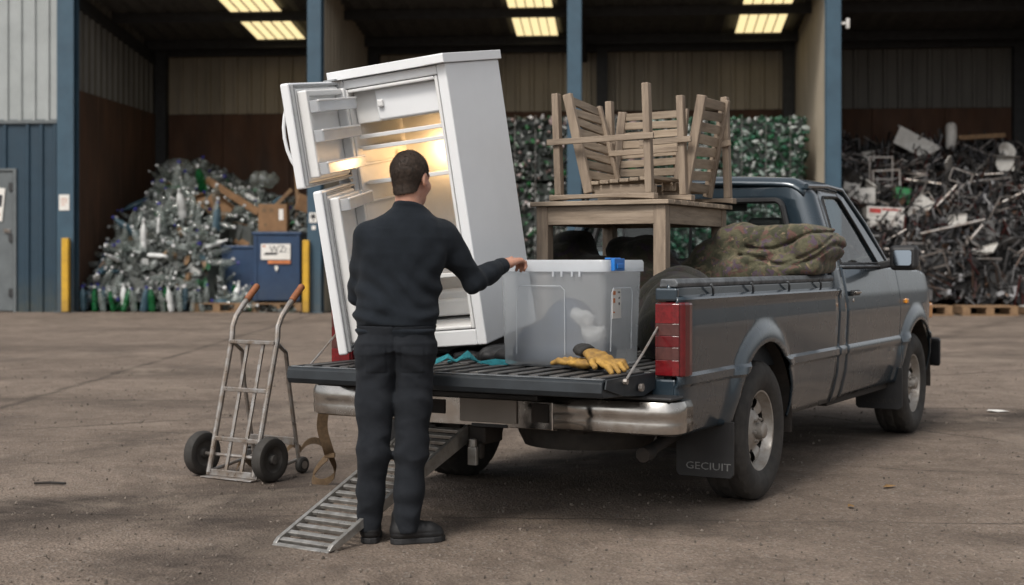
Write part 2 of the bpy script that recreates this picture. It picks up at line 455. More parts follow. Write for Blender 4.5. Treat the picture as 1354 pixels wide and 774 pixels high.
M_['rust'] = mat('rusty_push_wall', (.095,.046,.026), .85, col2=(.045,.025,.016), nscale=1.6, rvar=.1, bump=.1, bscale=20, stretch=(1,1,.3))
M_['darksteel'] = mat('dark_steel', (.034,.035,.037), .7)
M_['roofin'] = mat('roof_lining', (.10,.098,.092), .8)
M_['skylight'] = mat('skylight_sheet', (.7,.6,.35), .6, emit=(1.0,.80,.42), estr=1.15, namt=.2, nscale=2)
M_['doorgrey'] = mat('grey_door', (.12,.135,.14), .55, col2=(.09,.102,.107), nscale=3)
M_['yellow'] = mat('bollard_yellow', (.62,.36,.02), .5, col2=(.42,.24,.02), nscale=5, dirt=((.10,.07,.04), 0, .6, .8))
M_['binblue'] = mat('bin_blue', (.010,.038,.095), .5, col2=(.008,.028,.072), nscale=4, rvar=.1, dirt=((.03,.035,.04), 0, .8, .7))
M_['card'] = mat('cardboard', (.24,.135,.066), .85, col2=(.165,.092,.045), nscale=5)
M_['pallet'] = mat('pallet_wood', (.25,.155,.08), .85, col2=(.15,.09,.05), nscale=8, bump=.2)
M_['concrete'] = mat('bay_concrete', (.085,.078,.07), .85, col2=(.05,.045,.04), nscale=1.2, bump=.1, bscale=30)
M_['bottle'] = clearmat('clear_bottle_plastic', (.92,.95,.94), .68, (.42,.46,.44), .10)
M_['bottlegreen'] = clearmat('green_bottle_plastic', (.35,.8,.45), .35, (.02,.20,.07), .12)
M_['bottleblue'] = clearmat('pale_blue_bottle_plastic', (.6,.75,.85), .40, (.14,.24,.30), .12)
M_['bottlewhite'] = mat('white_plastic_bottle', (.62,.63,.62), .4, namt=.15)
M_['capblue'] = mat('bottle_cap_blue', (.03,.03,.22), .45)
M_['capwhite'] = mat('bottle_cap_white', (.6,.6,.6), .45)
M_['heapbits'] = mat('crushed_plastic', (1,1,1), .35, namt=.35, nscale=8, attr='tint', bump=.3, bscale=14)
M_['balebits'] = mat('baled_plastic', (.66,.66,.66), .35, namt=.25, nscale=10, attr='tint')
M_['scrapbits'] = mat('scrap_metal_mix', (.62,.62,.64), .5, .35, namt=.4, nscale=6, attr='tint')
M_['scrapgrey'] = mat('scrap_grey_metal', (.36,.355,.35), .4, .6, col2=(.15,.115,.09), nscale=4)
M_['scrapdark'] = mat('scrap_dark_metal', (.05,.05,.052), .5, .5, col2=(.03,.025,.02), nscale=8)
M_['scrapred'] = mat('scrap_red_paint', (.40,.035,.03), .5, col2=(.20,.03,.02), nscale=6)
M_['scrapwhite'] = mat('scrap_white_enamel', (.58,.57,.54), .45, col2=(.40,.38,.35), nscale=4)
M_['scrapgreen'] = mat('scrap_green_plastic', (.03,.20,.07), .5)
M_['stone'] = mat('grit_stones', (.22,.19,.165), .9, col2=(.10,.085,.072), nscale=30)
M_['leaf'] = mat('dry_leaf', (.28,.16,.06), .85)
M_['slatx'] = mat('weathered_slat_wood', (.40,.32,.24), .78, col2=(.21,.16,.115), nscale=26, rvar=.1, bump=.35, bscale=70, stretch=(.12,1,1), attr='tint')
M_['slaty'] = mat('weathered_slat_wood_sideways', (.40,.32,.24), .78, col2=(.21,.16,.115), nscale=26, rvar=.1, bump=.35, bscale=70, stretch=(1,.12,1), attr='tint')
# ------------------------------------------------------------------ ground
def ground_mat():
    m = bpy.data.materials.new('yard_asphalt'); m.use_nodes = True; nt = m.node_tree; L = nt.links.new
    b = nt.nodes['Principled BSDF']; tc = newnode(nt, 'ShaderNodeTexCoord'); P = tc.outputs['Object']
    def noise(sc, det=8, ro=.6, src=P, dist=0):
        n = newnode(nt, 'ShaderNodeTexNoise'); n.inputs['Scale'].default_value = sc; n.inputs['Detail'].default_value = det
        n.inputs['Roughness'].default_value = ro; n.inputs['Distortion'].default_value = dist; L(src, n.inputs['Vector']); return n.outputs['Fac']
    def mr(src, a, b_, c, d):
        n = newnode(nt, 'ShaderNodeMapRange'); n.inputs[1].default_value = a; n.inputs[2].default_value = b_; n.inputs[3].default_value = c; n.inputs[4].default_value = d
        L(src, n.inputs[0]); return n.outputs[0]
    def math_(op, a, b_=None, clamp=False):
        n = newnode(nt, 'ShaderNodeMath', operation=op, use_clamp=clamp)
        for i, x in enumerate((a, b_)):
            if x is None: continue
            if isinstance(x, (int, float)): n.inputs[i].default_value = x
            else: L(x, n.inputs[i])
        return n.outputs[0]
    def mix(f, a, b_, bt='MIX'):
        n = newnode(nt, 'ShaderNodeMix', data_type='RGBA', blend_type=bt)
        for k, x in ((0, f), (6, a), (7, b_)):
            if isinstance(x, (int, float)): n.inputs[k].default_value = x
            elif isinstance(x, tuple): n.inputs[k].default_value = (*x, 1)
            else: L(x, n.inputs[k])
        return n.outputs[2]
    c = mix(mr(noise(.45, 10, .65), .35, .65, 0, 1), (.222, .172, .135), (.355, .278, .222))
    c = mix(mr(noise(2.6, 9, .7), .42, .62, 0, .55), c, (.160, .122, .094))
    # grain: pale and dark chippings
    v = newnode(nt, 'ShaderNodeTexVoronoi'); v.inputs['Scale'].default_value = 75; L(P, v.inputs['Vector'])
    sp = newnode(nt, 'ShaderNodeSeparateColor'); L(v.outputs['Color'], sp.inputs[0])
    c = mix(mr(sp.outputs[0], .0, 1.0, 0, .5), c, (.07, .055, .045))
    c = mix(mr(sp.outputs[1], .90, .97, 0, .62), c, (.34, .30, .26))
    v2 = newnode(nt, 'ShaderNodeTexVoronoi'); v2.inputs['Scale'].default_value = 170; L(P, v2.inputs['Vector'])
    sp2 = newnode(nt, 'ShaderNodeSeparateColor'); L(v2.outputs['Color'], sp2.inputs[0])
    c = mix(mr(sp2.outputs[0], .0, 1.0, 0, .35), c, (.05, .04, .033))
    # oil / damp patches and long tyre tracks
    xyz = newnode(nt, 'ShaderNodeSeparateXYZ'); L(P, xyz.inputs[0]); X, Y = xyz.outputs[0], xyz.outputs[1]
    wv = mr(noise(1.1, 6, .6), .2, .8, -.45, .45)
    wv2 = mr(noise(5, 6, .6), 0, 1, -.2, .2)
    def band(a, b_, c0, width, amt, src=c):
        # |aX+bY+c0+wobble| < width
        d = math_('ADD', math_('ADD', math_('MULTIPLY', X, a), math_('MULTIPLY', Y, b_)), c0)
        d = math_('ABSOLUTE', math_('ADD', d, math_('ADD', wv, wv2)))
        return math_('MULTIPLY', mr(d, 0, width, 1, 0), amt, True)
    brk = mr(noise(.9, 5, .6), .36, .56, .2, 1)
    for a, b_, c0, wd, am in ((-.55,.83,-7.35,.55,1.0), (.88,-.48,5.2,.34,.55), (.25,.97,-11.5,.6,.55), (.1,.99,-6.75,.30,.6), (-.30,.95,-16.5,.9,.5), (.88,-.48,7.1,.30,.55), (-.2,.98,-22,1.2,.5)):
        f = math_('MULTIPLY', band(a, b_, c0, wd, am), brk)
        c = mix(f, c, (.045, .034, .027))
    f = math_('MULTIPLY', math_('MULTIPLY', band(1, .03, 1.12, .50, 1.0), mr(Y, 8.2, 10.0, 1, 0)), mr(noise(2.2, 7, .7), .30, .55, .35, 1)); c = mix(f, c, (.055, .042, .034))
    wet = mr(noise(.33, 7, .7), .53, .66, 0, .6)
    c = mix(wet, c, (.058, .044, .035))
    # straight joints in the surface
    for a, b_, c0, wd in ((1.0,.018,4.23,.075), (.52,-.855,11.1,.05), (.10,.995,-12.6,.035), (.06,.998,-7.0,.022), (.86,.5,-8.0,.030), (-.12,.99,-10.3,.018), (.35,.94,-9.0,.016)):
        d = math_('ABSOLUTE', math_('ADD', math_('ADD', math_('ADD', math_('MULTIPLY', X, a), math_('MULTIPLY', Y, b_)), c0), mr(noise(1.6, 8, .7), 0, 1, -.14, .14)))
        c = mix(math_('MULTIPLY', mr(d, 0, wd, .85, 0), brk, True), c, (.035, .027, .022))
    pt = mr(noise(1.7, 9, .75, dist=1.2), .50, .60, 0, .42); c = mix(pt, c, (.085, .064, .050)); pt2 = mr(noise(.8, 9, .7, dist=.8), .52, .66, 0, .45); c = mix(pt2, c, (.30, .245, .195))
    L(c, b.inputs['Base Color'])
    b.inputs['Roughness'].default_value = .86
    rr = mr(wet, 0, .5, .88, .55); L(rr, b.inputs['Roughness']); b.inputs['Specular IOR Level'].default_value = .3
    h = math_('ADD', math_('MULTIPLY', v.outputs['Distance'], .55), math_('ADD', math_('MULTIPLY', noise(28, 8, .7), .8), math_('MULTIPLY', noise(3, 6, .6), 1.6)))
    bp = newnode(nt, 'ShaderNodeBump'); bp.inputs['Strength'].default_value = .75; bp.inputs['Distance'].default_value = .018
    L(h, bp.inputs['Height']); L(bp.outputs[0], b.inputs['Normal'])
    return m
M_['ground'] = ground_mat()
g = MB(); g.add([(-600,-600,0),(600,-600,0),(600,600,0),(-600,600,0)], [(0,1,2,3)])
g.build('ground', M_['ground'], kind='structure')

# loose grit over the yard
st = MB()
for i in range(9000):
    y = 4.9 + 13*rng.random()**1.7
    x = rng.uniform(-.40, .40)*y
    r = .0026 + .0085*rng.random()**3.6
    if y > 11: r *= 1.3
    e = Euler(rng.uniform(0, 6.28, 3)).to_matrix().to_4x4()
    Mx = Matrix.Translation((x, y, r*.35)) @ e @ Matrix.Diagonal((r*rng.uniform(.8,1.6), r, r*rng.uniform(.5,.9), 1))
    k = rng.uniform(.35, 1.0)
    st.add([(1,0,0),(-1,0,0),(0,1,0),(0,-1,0),(0,0,1),(0,0,-1)], [(0,2,4),(2,1,4),(1,3,4),(3,0,4),(2,0,5),(1,2,5),(3,1,5),(0,3,5)], 0, Mx, (k, k*.97, k*.93))
M_['grit'] = mat('grit', (.27,.235,.205), .9, col2=(.16,.135,.115), nscale=20, attr='tint')
st.build('grit', M_['grit'], fix=False, kind='stuff')

# ------------------------------------------------------------------ the open shed
TH = R(-4.76)
MS = Matrix.Translation((0, 35, 0)) @ Matrix.Rotation(TH, 4, 'Z')
def SW(s, t, z): return MS @ Vector((s, t, z))
shed = thing('recycling_shed', 'long open-fronted metal recycling shed with blue steel columns and dark storage bays', 'shed', M=MS)
def ribs(s0, s1, z0, z1, pitch=.30, dep=.045, y=0.0, axis='s', flip=False):
    """trapezoid-ribbed cladding sheet"""
    prof = []; s = s0
    while s < s1:
        prof += [(s, 0), (s+pitch*.62, 0), (s+pitch*.70, -dep), (s+pitch*.92, -dep)]
        s += pitch
    prof = [p for p in prof if p[0] <= s1]+[(s1, 0)]
    mb = MB(); vs = []; fs = []
    for a, d in prof:
        for z in (z0, z1):
            vs.append((a, y+d, z) if axis == 's' else (y+(d if not flip else -d), a, z))
    for i in range(len(prof)-1): fs.append((2*i, 2*i+2, 2*i+3, 2*i+1))
    mb.add(vs, fs); return mb
C1, C2, C3, C4, C5 = -11.32, -4.93, 1.55, 7.82, 14.3
DEP = 6.75
# back wall
ribs(C1, C2, 5.72, 8.6, .42, .06, DEP).build('back_cladding', M_['beigeclad'], shed)
ribs(C2, C4, 5.72, 8.6, .42, .06, DEP).build('back_cladding', M_['beigeclad'], shed)
ribs(C4, C5, 5.72, 8.6, .42, .06, DEP).build('back_cladding', M_['greyclad'], shed)
for a, b in ((C1, C2), (C2, C4), (C4, C5)):
    mb = MB()
    s = a
    while s < b-.02:
        e = min(s+2.05, b); mb.box((s+.006, DEP-.10, 0), (e-.006, DEP+.05, 5.70)); s += 2.05
    mb.build('push_wall', M_['rust'], shed, bevel=.01)
mb = MB()
for k in range(4): mb.box((C1-.12, .1+k*1.66, 0), (C1+.10, .1+k*1.66+1.65, 5.70))
mb.build('push_wall', M_['rust'], shed, bevel=.01)
ribs(0.05, DEP, 5.72, 9.4, .42, .06, C1-.02, 't', True).build('side_cladding', M_['greyclad'], shed)
# dividers
for c, mm in ((C2, 'beigeclad'), (C4, 'beigeclad')):
    ribs(.22, DEP-.1, 0, 9.3, .42, .06, c+.10, 't', True).build('divider_cladding', M_[mm], shed)
    ribs(.22, DEP-.1, 0, 9.3, .42, .06, c-.10, 't', False).build('divider_cladding', M_[mm], shed)
mb = MB(); mb.box((C5-.1, .22, 0), (C5+.1, DEP-.1, 9.3)); mb.build('push_wall', M_['rust'], shed)
# columns on the front and dark posts at the back
for c in (C1, C2, C3, C4, C5):
    mb = MB(); wd = .22 if c == C1 else .175
    mb.box((c-wd, -.20, 0), (c+wd, -.17, 9.2)); mb.box((c-wd, .14, 0), (c+wd, .17, 9.2)); mb.box((c-.03, -.17, 0), (c+.03, .14, 9.2))
    mb.box((c-wd-.05, -.27, 0), (c+wd+.05, .24, .03))
    mb.build('column', M_['column'], shed, bevel=.006)
for c in (C1+.25, C2+.30, C3+.55, C4-.35, C5-.35):
    mb = MB(); mb.box((c-.16, DEP-.42, 0), (c+.16, DEP-.12, 9)); mb.build('back_post', M_['darksteel'], shed)
# roof: sheets falling to the back, purlins, rafters, skylights
def rz(t): return 8.35-.11*t
mb = MB()
vs = []; fs = []; n = 0; s = -25.0
while s < 16: vs += [(s, -.4, rz(-.4)+.1), (s, DEP+.4, rz(DEP+.4)+.1), (s+.25, -.4, rz(-.4)+.16), (s+.25, DEP+.4, rz(DEP+.4)+.16)]; s += .5
for i in range(0, len(vs)-2, 2): fs.append((i, i+2, i+3, i+1))
mb.add(vs, fs); mb.build('roof', M_['roofin'], shed, solid=.02)
for t in (.3, 2.98, 5.75):
    mb = MB(); mb.box((C1-.2, t-.05, rz(t)-.18), (C5+.2, t+.05, rz(t)+.08)); mb.build('purlin', M_['darksteel'], shed)
for c in (C1, C2, C3, C4, C5):
    mb = MB(); mb.bar((c, .2, rz(.2)-.30), (c, DEP, rz(DEP)-.30), .2, .32); mb.build('rafter', M_['darksteel'], shed)
mb = MB(); mb.box((C1-.25, DEP-.35, 7.42), (C5, DEP-.15, 7.66)); mb.build('eaves_beam', M_['darksteel'], shed)
for s, wd in ((-7.15, 1.45), (.28, 1.2), (7.05-.55, 1.3)):
    for t0, t1 in ((3.3, 5.45), (.9, 2.66)):
        mb = MB(); k = 0; a = s-wd/2
        while a < s+wd/2-.01:
            e = a+wd/5
            mb.add([(a, t0, rz(t0)), (e, t0, rz(t0)), (e, t1, rz(t1)), (a, t1, rz(t1))], [(0,3,2,1)])
            a = e
        o = mb.build('skylight', M_['skylight'], shed)
        fr = MB()
        for k in range(6):
            a = s-wd/2+k*wd/5
            fr.bar((a, t0, rz(t0)-.02), (a, t1, rz(t1)-.02), .022, .03)
        for t in (t0, t1): fr.bar((s-wd/2, t, rz(t)-.03), (s+wd/2, t, rz(t)-.03), .03, .05)
        fr.build('frame', M_['darksteel'], o)
# fascia over the openings
mb = MB(); mb.box((C1-.3, -.16, 8.35), (C5+.4, .12, 9.6)); mb.build('fascia', M_['blueclad'], shed)
# left-hand closed front: white over blue
ribs(-24, C1-.22, 4.87, 9.6, .36, .05, -.06).build('upper_cladding', M_['whiteclad'], shed)
ribs(-24, -13.98, 0, 4.86, .36, .05, -.02).build('lower_cladding', M_['blueclad'], shed)
ribs(-12.66, C1-.22, 0, 4.86, .36, .05, -.02).build('lower_cladding', M_['blueclad'], shed)
ribs(-13.98, -12.66, 3.66, 4.86, .36, .05, -.02).build('lower_cladding', M_['blueclad'], shed)
mb = MB(); mb.box((-24, -.10, 4.80), (C1-.22, -.075, 4.90)); mb.build('flashing', M_['doorgrey'], shed)
mb = MB(); mb.box((-25, DEP+.1, 0), (C5+.3, DEP+.2, 9)); mb.build('rear_wall', M_['darksteel'], shed)
dr = MB(); dr.box((-13.95, -.03, .03), (-12.76, .03, 3.58)); dr_o = dr.build('door', M_['doorgrey'], shed, bevel=.008)
mb = MB()
mb.box((-13.98, -.07, 0), (-13.91, .05, 3.66)); mb.box((-12.74, -.07, 0), (-12.66, .05, 3.66)); mb.box((-13.91, -.07, 3.6), (-12.74, .05, 3.66))
mb.build('frame', M_['doorgrey'], dr_o)
for z in (.5, 1.9, 3.2):
    mb = MB(); mb.box((-12.86, -.075, z-.10), (-12.74, -.045, z+.10)); mb.build('hinge', M_['darksteel'], dr_o)
mb = MB(); mb.box((-12.99, -.06, 2.02), (-12.82, -.035, 2.12)); mb.tube([(-12.96,-.07,2.07),(-12.96,-.11,2.07),(-12.84,-.11,2.07)], .014, 8); mb.build('handle', M_['scrapgrey'], dr_o)
# bay floor sheet
mb = MB(); mb.add([tuple(SW(C1, .25, .004)), tuple(SW(C5, .25, .004)), tuple(SW(C5, DEP+.2, .004)), tuple(SW(C1, DEP+.2, .004))], [(0,1,2,3)]); mb.build('concrete_floor', M_['concrete'], kind='structure')

# signs and fittings fixed to the shed
def notice(name, label, s, t, z, w, h, bits, tilt=0):
    o = thing(name, label, 'sign', M=MS @ Matrix.Translation((s, t, z)) @ Matrix.Rotation(tilt, 4, 'Y'))
    mb = MB(); mb.box((-w/2, -.012, -h/2), (w/2, 0, h/2)); mb.build('board', M_['paper'], o, bevel=.003)
    for (x, zz, a, b, red) in bits:
        mb = MB(); mb.box((x-a/2, -.017, zz-b/2), (x+a/2, -.0125, zz+b/2)); mb.build('print', M_['orangeink' if red else 'ink'], o)
    return o
notice('notice_board', 'pinkish paper notice on the blue column beside the tall yellow bollard', C1-.02, -.205, 2.78, .27, .40, [(0,.1,.15,.012,1),(0,.06,.17,.012,1),(0,0,.16,.012,1),(-.03,-.06,.10,.012,1)])
notice('notice_board', 'white sign with a square black symbol on the blue column behind the fridge door', C2-.02, -.205, 2.38, .20, .25, [(0,.03,.11,.11,0),(.0,-.07,.06,.03,0)])
notice('arrow_sign', 'small white arrow plate under the square symbol sign', C2-.01, -.205, 2.13, .10, .10, [])
notice('poster', 'white paper poster hanging crooked on the grey door', -13.2, -.05, 2.75, .42, .85, [(.06,.1,.2,.3,0),(.08,-.25,.12,.05,1)], tilt=.1)
lo = thing('flood_lamp', 'small white lamp bracket fixed high on the column beside the scrap bay', 'lamp', M=MS @ Matrix.Translation((C4+.18, -.1, 7.05)))
mb = MB(); mb.box((0,-.05,-.03),(.14,.05,.03)); mb.build('bracket', M_['scrapwhite'], lo, bevel=.008)
mb = MB(); mb.box((.12,-.09,-.13),(.2,.09,.12)); mb.build('lamp_head', M_['scrapwhite'], lo, bevel=.015)

def bollard(label, s, t, h, w_):
    o = thing('bollard', label, 'bollard', M=MS @ Matrix.Translation((s, t, 0)), group='yellow bollards at the bay corners')
    mb = MB(); mb.prism([(-w_/2,-.06),(w_/2,-.06),(w_/2,.10),(-w_/2,.10)], 'z', .02, h); mb.build('post', M_['yellow'], o, bevel=.02, seg=3)
    mb = MB(); mb.box((-w_/2-.06,-.13,0),(w_/2+.06,.17,.02)); mb.build('base', M_['darksteel'], o)
bollard('yellow steel bollard in front of the blue column beside the white and blue wall', C1+.07, -.34, 1.88, .18)
bollard('yellow steel bollard in front of the blue column beside the blue bin', C2-.17, -.34, 1.82, .16)

# ------------------------------------------------------------------ bins and pallets
def pallet(label, s, t, n=1, rot=0, z=0, front=None):
    o = thing('pallet', label, 'pallet', M=MS @ Matrix.Translation((s, t, z)) @ Matrix.Rotation(rot, 4, 'Z'), group='wooden pallets')
    W, D = 1.3, 1.0
    mb = MB()
    for k in range(6): mb.box((-W/2, -D/2+k*.18, .20), (W/2, -D/2+k*.18+.13, .235))
    mb.build('deck', front or M_['pallet'], o, bevel=.004)
    for x in (-W/2+.1, 0, W/2-.1):
        mb = MB(); mb.box((x-.09, -D/2, .035), (x+.09, D/2, .198)); mb.build('block', M_['pallet'], o, bevel=.004)
    mb = MB()
    for y in (-D/2, D/2-.12): mb.box((-W/2, y, 0), (W/2, y+.12, .033))
    mb.build('skid', M_['pallet'], o)
    return o
pallet('wooden pallet carrying loose bottles beside the blue bins', -7.55, .75)
pallet('wooden pallet under the big blue bin with the white sign', -6.02, .85)
def bin_(label, s, t, z, W, D, H, sign):
    o = thing('waste_bin', label, 'bin', M=MS @ Matrix.Translation((s, t, z)))
    mb = MB(); mb.box((-W/2, -D/2, .06), (W/2, D/2, H)); mb.build('body', M_['binblue'], o, bevel=.02)
    mb = MB(); mb.box((-W/2-.03, -D/2-.03, H+.002), (W/2+.03, D/2+.03, H+.09)); mb.build('lid', M_['binblue'], o, bevel=.02)
    for x in (-W/2+.06, W/2-.06):
        mb = MB(); mb.box((x-.045, -D/2-.022, .06), (x+.045, -D/2-.002, H-.01)); mb.build('rib', M_['binblue'], o, bevel=.006)
    for x in (-W/2+.08, W/2-.08):
        mb = MB(); mb.box((x-.06, -D/2+.05, 0), (x+.06, D/2-.05, .058)); mb.build('foot', M_['darksteel'], o)
    if sign:
        mb = MB(); mb.box((-.40, -D/2-.045, H-.62), (.36, -D/2-.025, H-.22)); sg = mb.build('sign_plate', M_['paper'], o, bevel=.004)
        mb = MB(); y = -D/2-.047
        mb.prism([(-.34,H-.50),(.0,H-.50),(.06,H-.44),(-.28,H-.44)], 'y', y, y+.002)
        F = Matrix.Translation((.02, y, H-.36)) @ Matrix.Rotation(R(90), 4, 'X')
        text_mb(mb, 'WZ', .24, F); mb.build('lettering', M_['ink'], sg); mb = MB(); text_mb(mb, '1:', .2, Matrix.Translation((.26, y, H-.38)) @ Matrix.Rotation(R(90), 4, 'X'))
        mb.build('lettering', M_['ink'], sg)
        mb = MB(); mb.box((-.22, -D/2-.045, H-.72), (.36, -D/2-.025, H-.64)); mb.build('strip', M_['orangeink'], sg); mb = MB(); mb.box((-.36,y,H-.30),(-.28,y+.002,H-.26)); mb.build('mark', M_['orangeink'], sg)
        mb = MB(); mb.prism([(-.04,H-.78),(.04,H-.78),(.04,H-.86),(0,H-.92),(-.04,H-.86)], 'y', y, y+.015); mb.build('arrow', M_['paper'], sg)
    else:
        for z2 in (H-.45, H-.75):
            mb = MB(); mb.box((W/2-.16, -D/2-.05, z2-.1), (W/2-.08, -D/2-.023, z2+.1)); mb.build('latch', M_['scrapwhite'], o, bevel=.01)
    return o
bin_('tall blue waste bin with white sign plate, cardboard box on its lid', -6.02, .85, .236, 1.22, .95, 1.72, True)
bin_('lower plain blue waste bin beside the tall bin with the sign', -7.15, 1.75, 0, 1.15, .9, 1.62, False)
def carton(name, label, M, d, print_=True, mm='card'):
    o = thing(name, label, 'box', M=M)
    mb = MB(); mb.box((-d[0]/2,-d[1]/2,0),(d[0]/2,d[1]/2,d[2])); mb.build('body', M_[mm], o, bevel=.008)
    mb = MB(); mb.box((-d[0]/2+.02,-.03,d[2]+.001),(d[0]/2-.02,.03,d[2]+.003)); mb.build('tape', M_['paper'] if print_ else M_['strap'], o)
    if print_:
        mb = MB(); y = -d[1]/2-.003
        mb.box((d[0]*.22,y,d[2]*.42),(d[0]*.38,y+.002,d[2]*.82)); mb.build('label', M_['paper'], o)
        for p_ in ((-.36,.7,-.22,.84),(-.1,.7,.02,.84),(-.3,.2,-.2,.3)):
            mb = MB(); mb.box((d[0]*p_[0],y,d[2]*p_[1]),(d[0]*p_[2],y+.002,d[2]*p_[3])); mb.build('print', M_['strap'], o)
    return o
carton('cardboard_box', 'closed brown cardboard box standing on the tall blue bin', MS @ Matrix.Translation((-6.18, .72, 2.049)) @ Matrix.Rotation(.12, 4, 'Z'), (.72,.6,.70))
carton('cardboard_box', 'smaller tilted brown carton on the pile behind the closed box', MS @ Matrix.Translation((-5.62, 1.45, 2.60)) @ Matrix.Rotation(.35, 4, 'Y') @ Matrix.Rotation(.3, 4, 'Z'), (.42,.4,.42), False)

# ------------------------------------------------------------------ bottle heap (first bay)
def hump(s, t):
    a = np.interp(s, [C1+.05, -10.8, -10.45, -10.1, -9.6, -9.0, -8.2, -7.5, -6.8, -6.3, -5.3], [1.7, 2.5, 3.3, 4.0, 4.15, 3.85, 3.45, 3.15, 3.0, 2.9, 2.5])
    f = np.interp(t, [.35, .7, 1.6, 2.6, 4.0, 5.4, DEP], [.10, .34, .56, .74, .94, 1.0, .95])
    if s > -7.9 and t < 2.4: f *= .12+.88*max(0, min(1, (-7.55-s)/.35))*(t > 1.0)
    return a*f
def heap_core(name, fn, s0, s1, t0, t1, n, m, jitter, seed):
    r2 = np.random.default_rng(seed)
    mb = MB(); ns = int((s1-s0)/.22); ntt = int((t1-t0)/.22)
    def P(u, v):
        s = s0+(s1-s0)*u; t = t0+(t1-t0)*v
        z = fn(s, t)
        return (s+r2.normal()*.05, t+r2.normal()*.05, max(0, z+r2.normal()*jitter-.10))
    mb.grid(P, ns, ntt)
    return mb
hc = heap_core('heap', hump, C1+.12, -5.1, .30, DEP-.15, 0, None, .07, 5)
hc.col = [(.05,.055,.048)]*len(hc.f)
# crumpled bits on and in the heap: curled sheets and squashed bottle halves
def crumple(mb, M, r, col, r2):
    n = 7; vs = [(0, 0, .25*r)]
    for k in range(n):
        a = 2*math.pi*k/n; q = r*r2.uniform(.6, 1.25); vs.append((q*math.cos(a), q*math.sin(a)*.7, r2.uniform(-.45, .45)*r))
    mb.add(vs, [(0, 1+k, 1+(k+1) % n) for k in range(n)], 0, M, col)
r2 = np.random.default_rng(21)
for i in range(3000):
    s = r2.uniform(C1+.15, -5.2); t = .3+6*r2.random()**1.2; z = hump(s, t)
    k = r2.random()
    col = (.27,.29,.28) if k < .30 else (.16,.175,.165) if k < .60 else (.075,.085,.078) if k < .86 else (.60,.62,.61) if k < .93 else (.05,.16,.08) if k < .96 else (.24,.15,.08)
    q = r2.uniform(.75, 1.2); col = tuple(c*q for c in col)
    crumple(hc, Matrix.Translation((s, t, z+r2.uniform(-.05, .10))) @ Euler(r2.uniform(0, 6.28, 3)).to_matrix().to_4x4(), r2.uniform(.05, .19), col, r2)
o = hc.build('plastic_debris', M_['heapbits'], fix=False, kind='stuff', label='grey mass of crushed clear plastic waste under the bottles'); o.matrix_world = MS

BP = [(.0,0),(.045,.0),(.052,.02),(.052,.10),(.047,.12),(.052,.14),(.052,.22),(.050,.25),(.030,.31),(.018,.335),(.018,.36),(0,.36)]
def bottle_proto(name, mm, capm, sc=1.7, squash=1.0):
    o = thing(name, 'x', 'bottle')
    mb = MB(); mb.lathe([(r*sc, z*sc) for r, z in BP], 10, jit=(lambda i, j: .006*math.sin(i*2.3+j*1.7)) if squash < 1 else None)
    for i, v in enumerate(mb.v): mb.v[i] = (v[0], v[1]*squash, v[2])
    mb.build('bottle_body', M_[mm], o, smooth=True)
    mb = MB(); mb.lathe([(0,.345*sc),(.022*sc,.345*sc),(.022*sc,.375*sc),(0,.375*sc)], 8); mb.build('cap', M_[capm], o)
    return o
kinds = [('bottle', 'bottlewhite', 'capwhite'), ('bottle', 'bottle', 'capwhite'), ('bottle', 'bottle', 'capblue'), ('bottle', 'bottlegreen', 'capwhite'), ('bottle', 'bottleblue', 'capblue')]
klabel = ['white plastic bottle lying in the loose bottle heap', 'clear plastic bottle with white cap in the loose bottle heap', 'clear plastic bottle with dark blue cap in the loose bottle heap',
          'green plastic bottle with white cap in the loose bottle heap', 'pale blue plastic bottle with blue cap in the loose bottle heap']
protos = [bottle_proto(*k, sc=1.75, squash=.8) for k in kinds]
used = [False]*5
def put_bottle(k, M, label=None):
    o = protos[k] if not used[k] else copy_tree(protos[k])
    used[k] = True
    o.matrix_world = M; o['label'] = label or klabel[k]; o['group'] = klabel[k].split(' in ')[0].split(' lying')[0]+'s in the heap'
    return o
r2 = np.random.default_rng(9)
# front row: standing bottles
s = C1+.35
while s < -7.9:
    for row in range(2):
        k = int(r2.choice([0, 1, 2, 3, 4], p=[.06, .32, .2, .22, .2]))
        put_bottle(k, MS @ Matrix.Translation((s+r2.uniform(-.05, .05), .12+row*.22+r2.uniform(0, .06), .02+row*.04)) @ Euler((r2.normal()*.12, r2.normal()*.12, r2.uniform(0, 6))).to_matrix().to_4x4() @ Matrix.Scale(r2.uniform(.85, 1.05), 4))
    s += r2.uniform(.20, .30)
for i in range(225):
    s = r2.uniform(C1+.25, -6.9); t = .35+3.6*r2.random()**1.1; z = hump(s, t)
    k = int(r2.choice([0, 1, 2, 3, 4], p=[.09, .60, .20, .04, .07]))
    grp = r2.random() < .18
    e = Euler((r2.normal()*.25-.3, r2.normal()*.25, r2.uniform(0, 6.28))) if grp else Euler((r2.uniform(.9, 2.0), 0, r2.uniform(0, 6.28)))
    put_bottle(k, MS @ Matrix.Translation((s, t, z+.04)) @ e.to_matrix().to_4x4() @ Matrix.Scale(r2.uniform(.7, 1.35), 4))
for k in range(5):
    if not used[k]: put_bottle(k, MS @ Matrix.Translation((-9, .1, 0)))
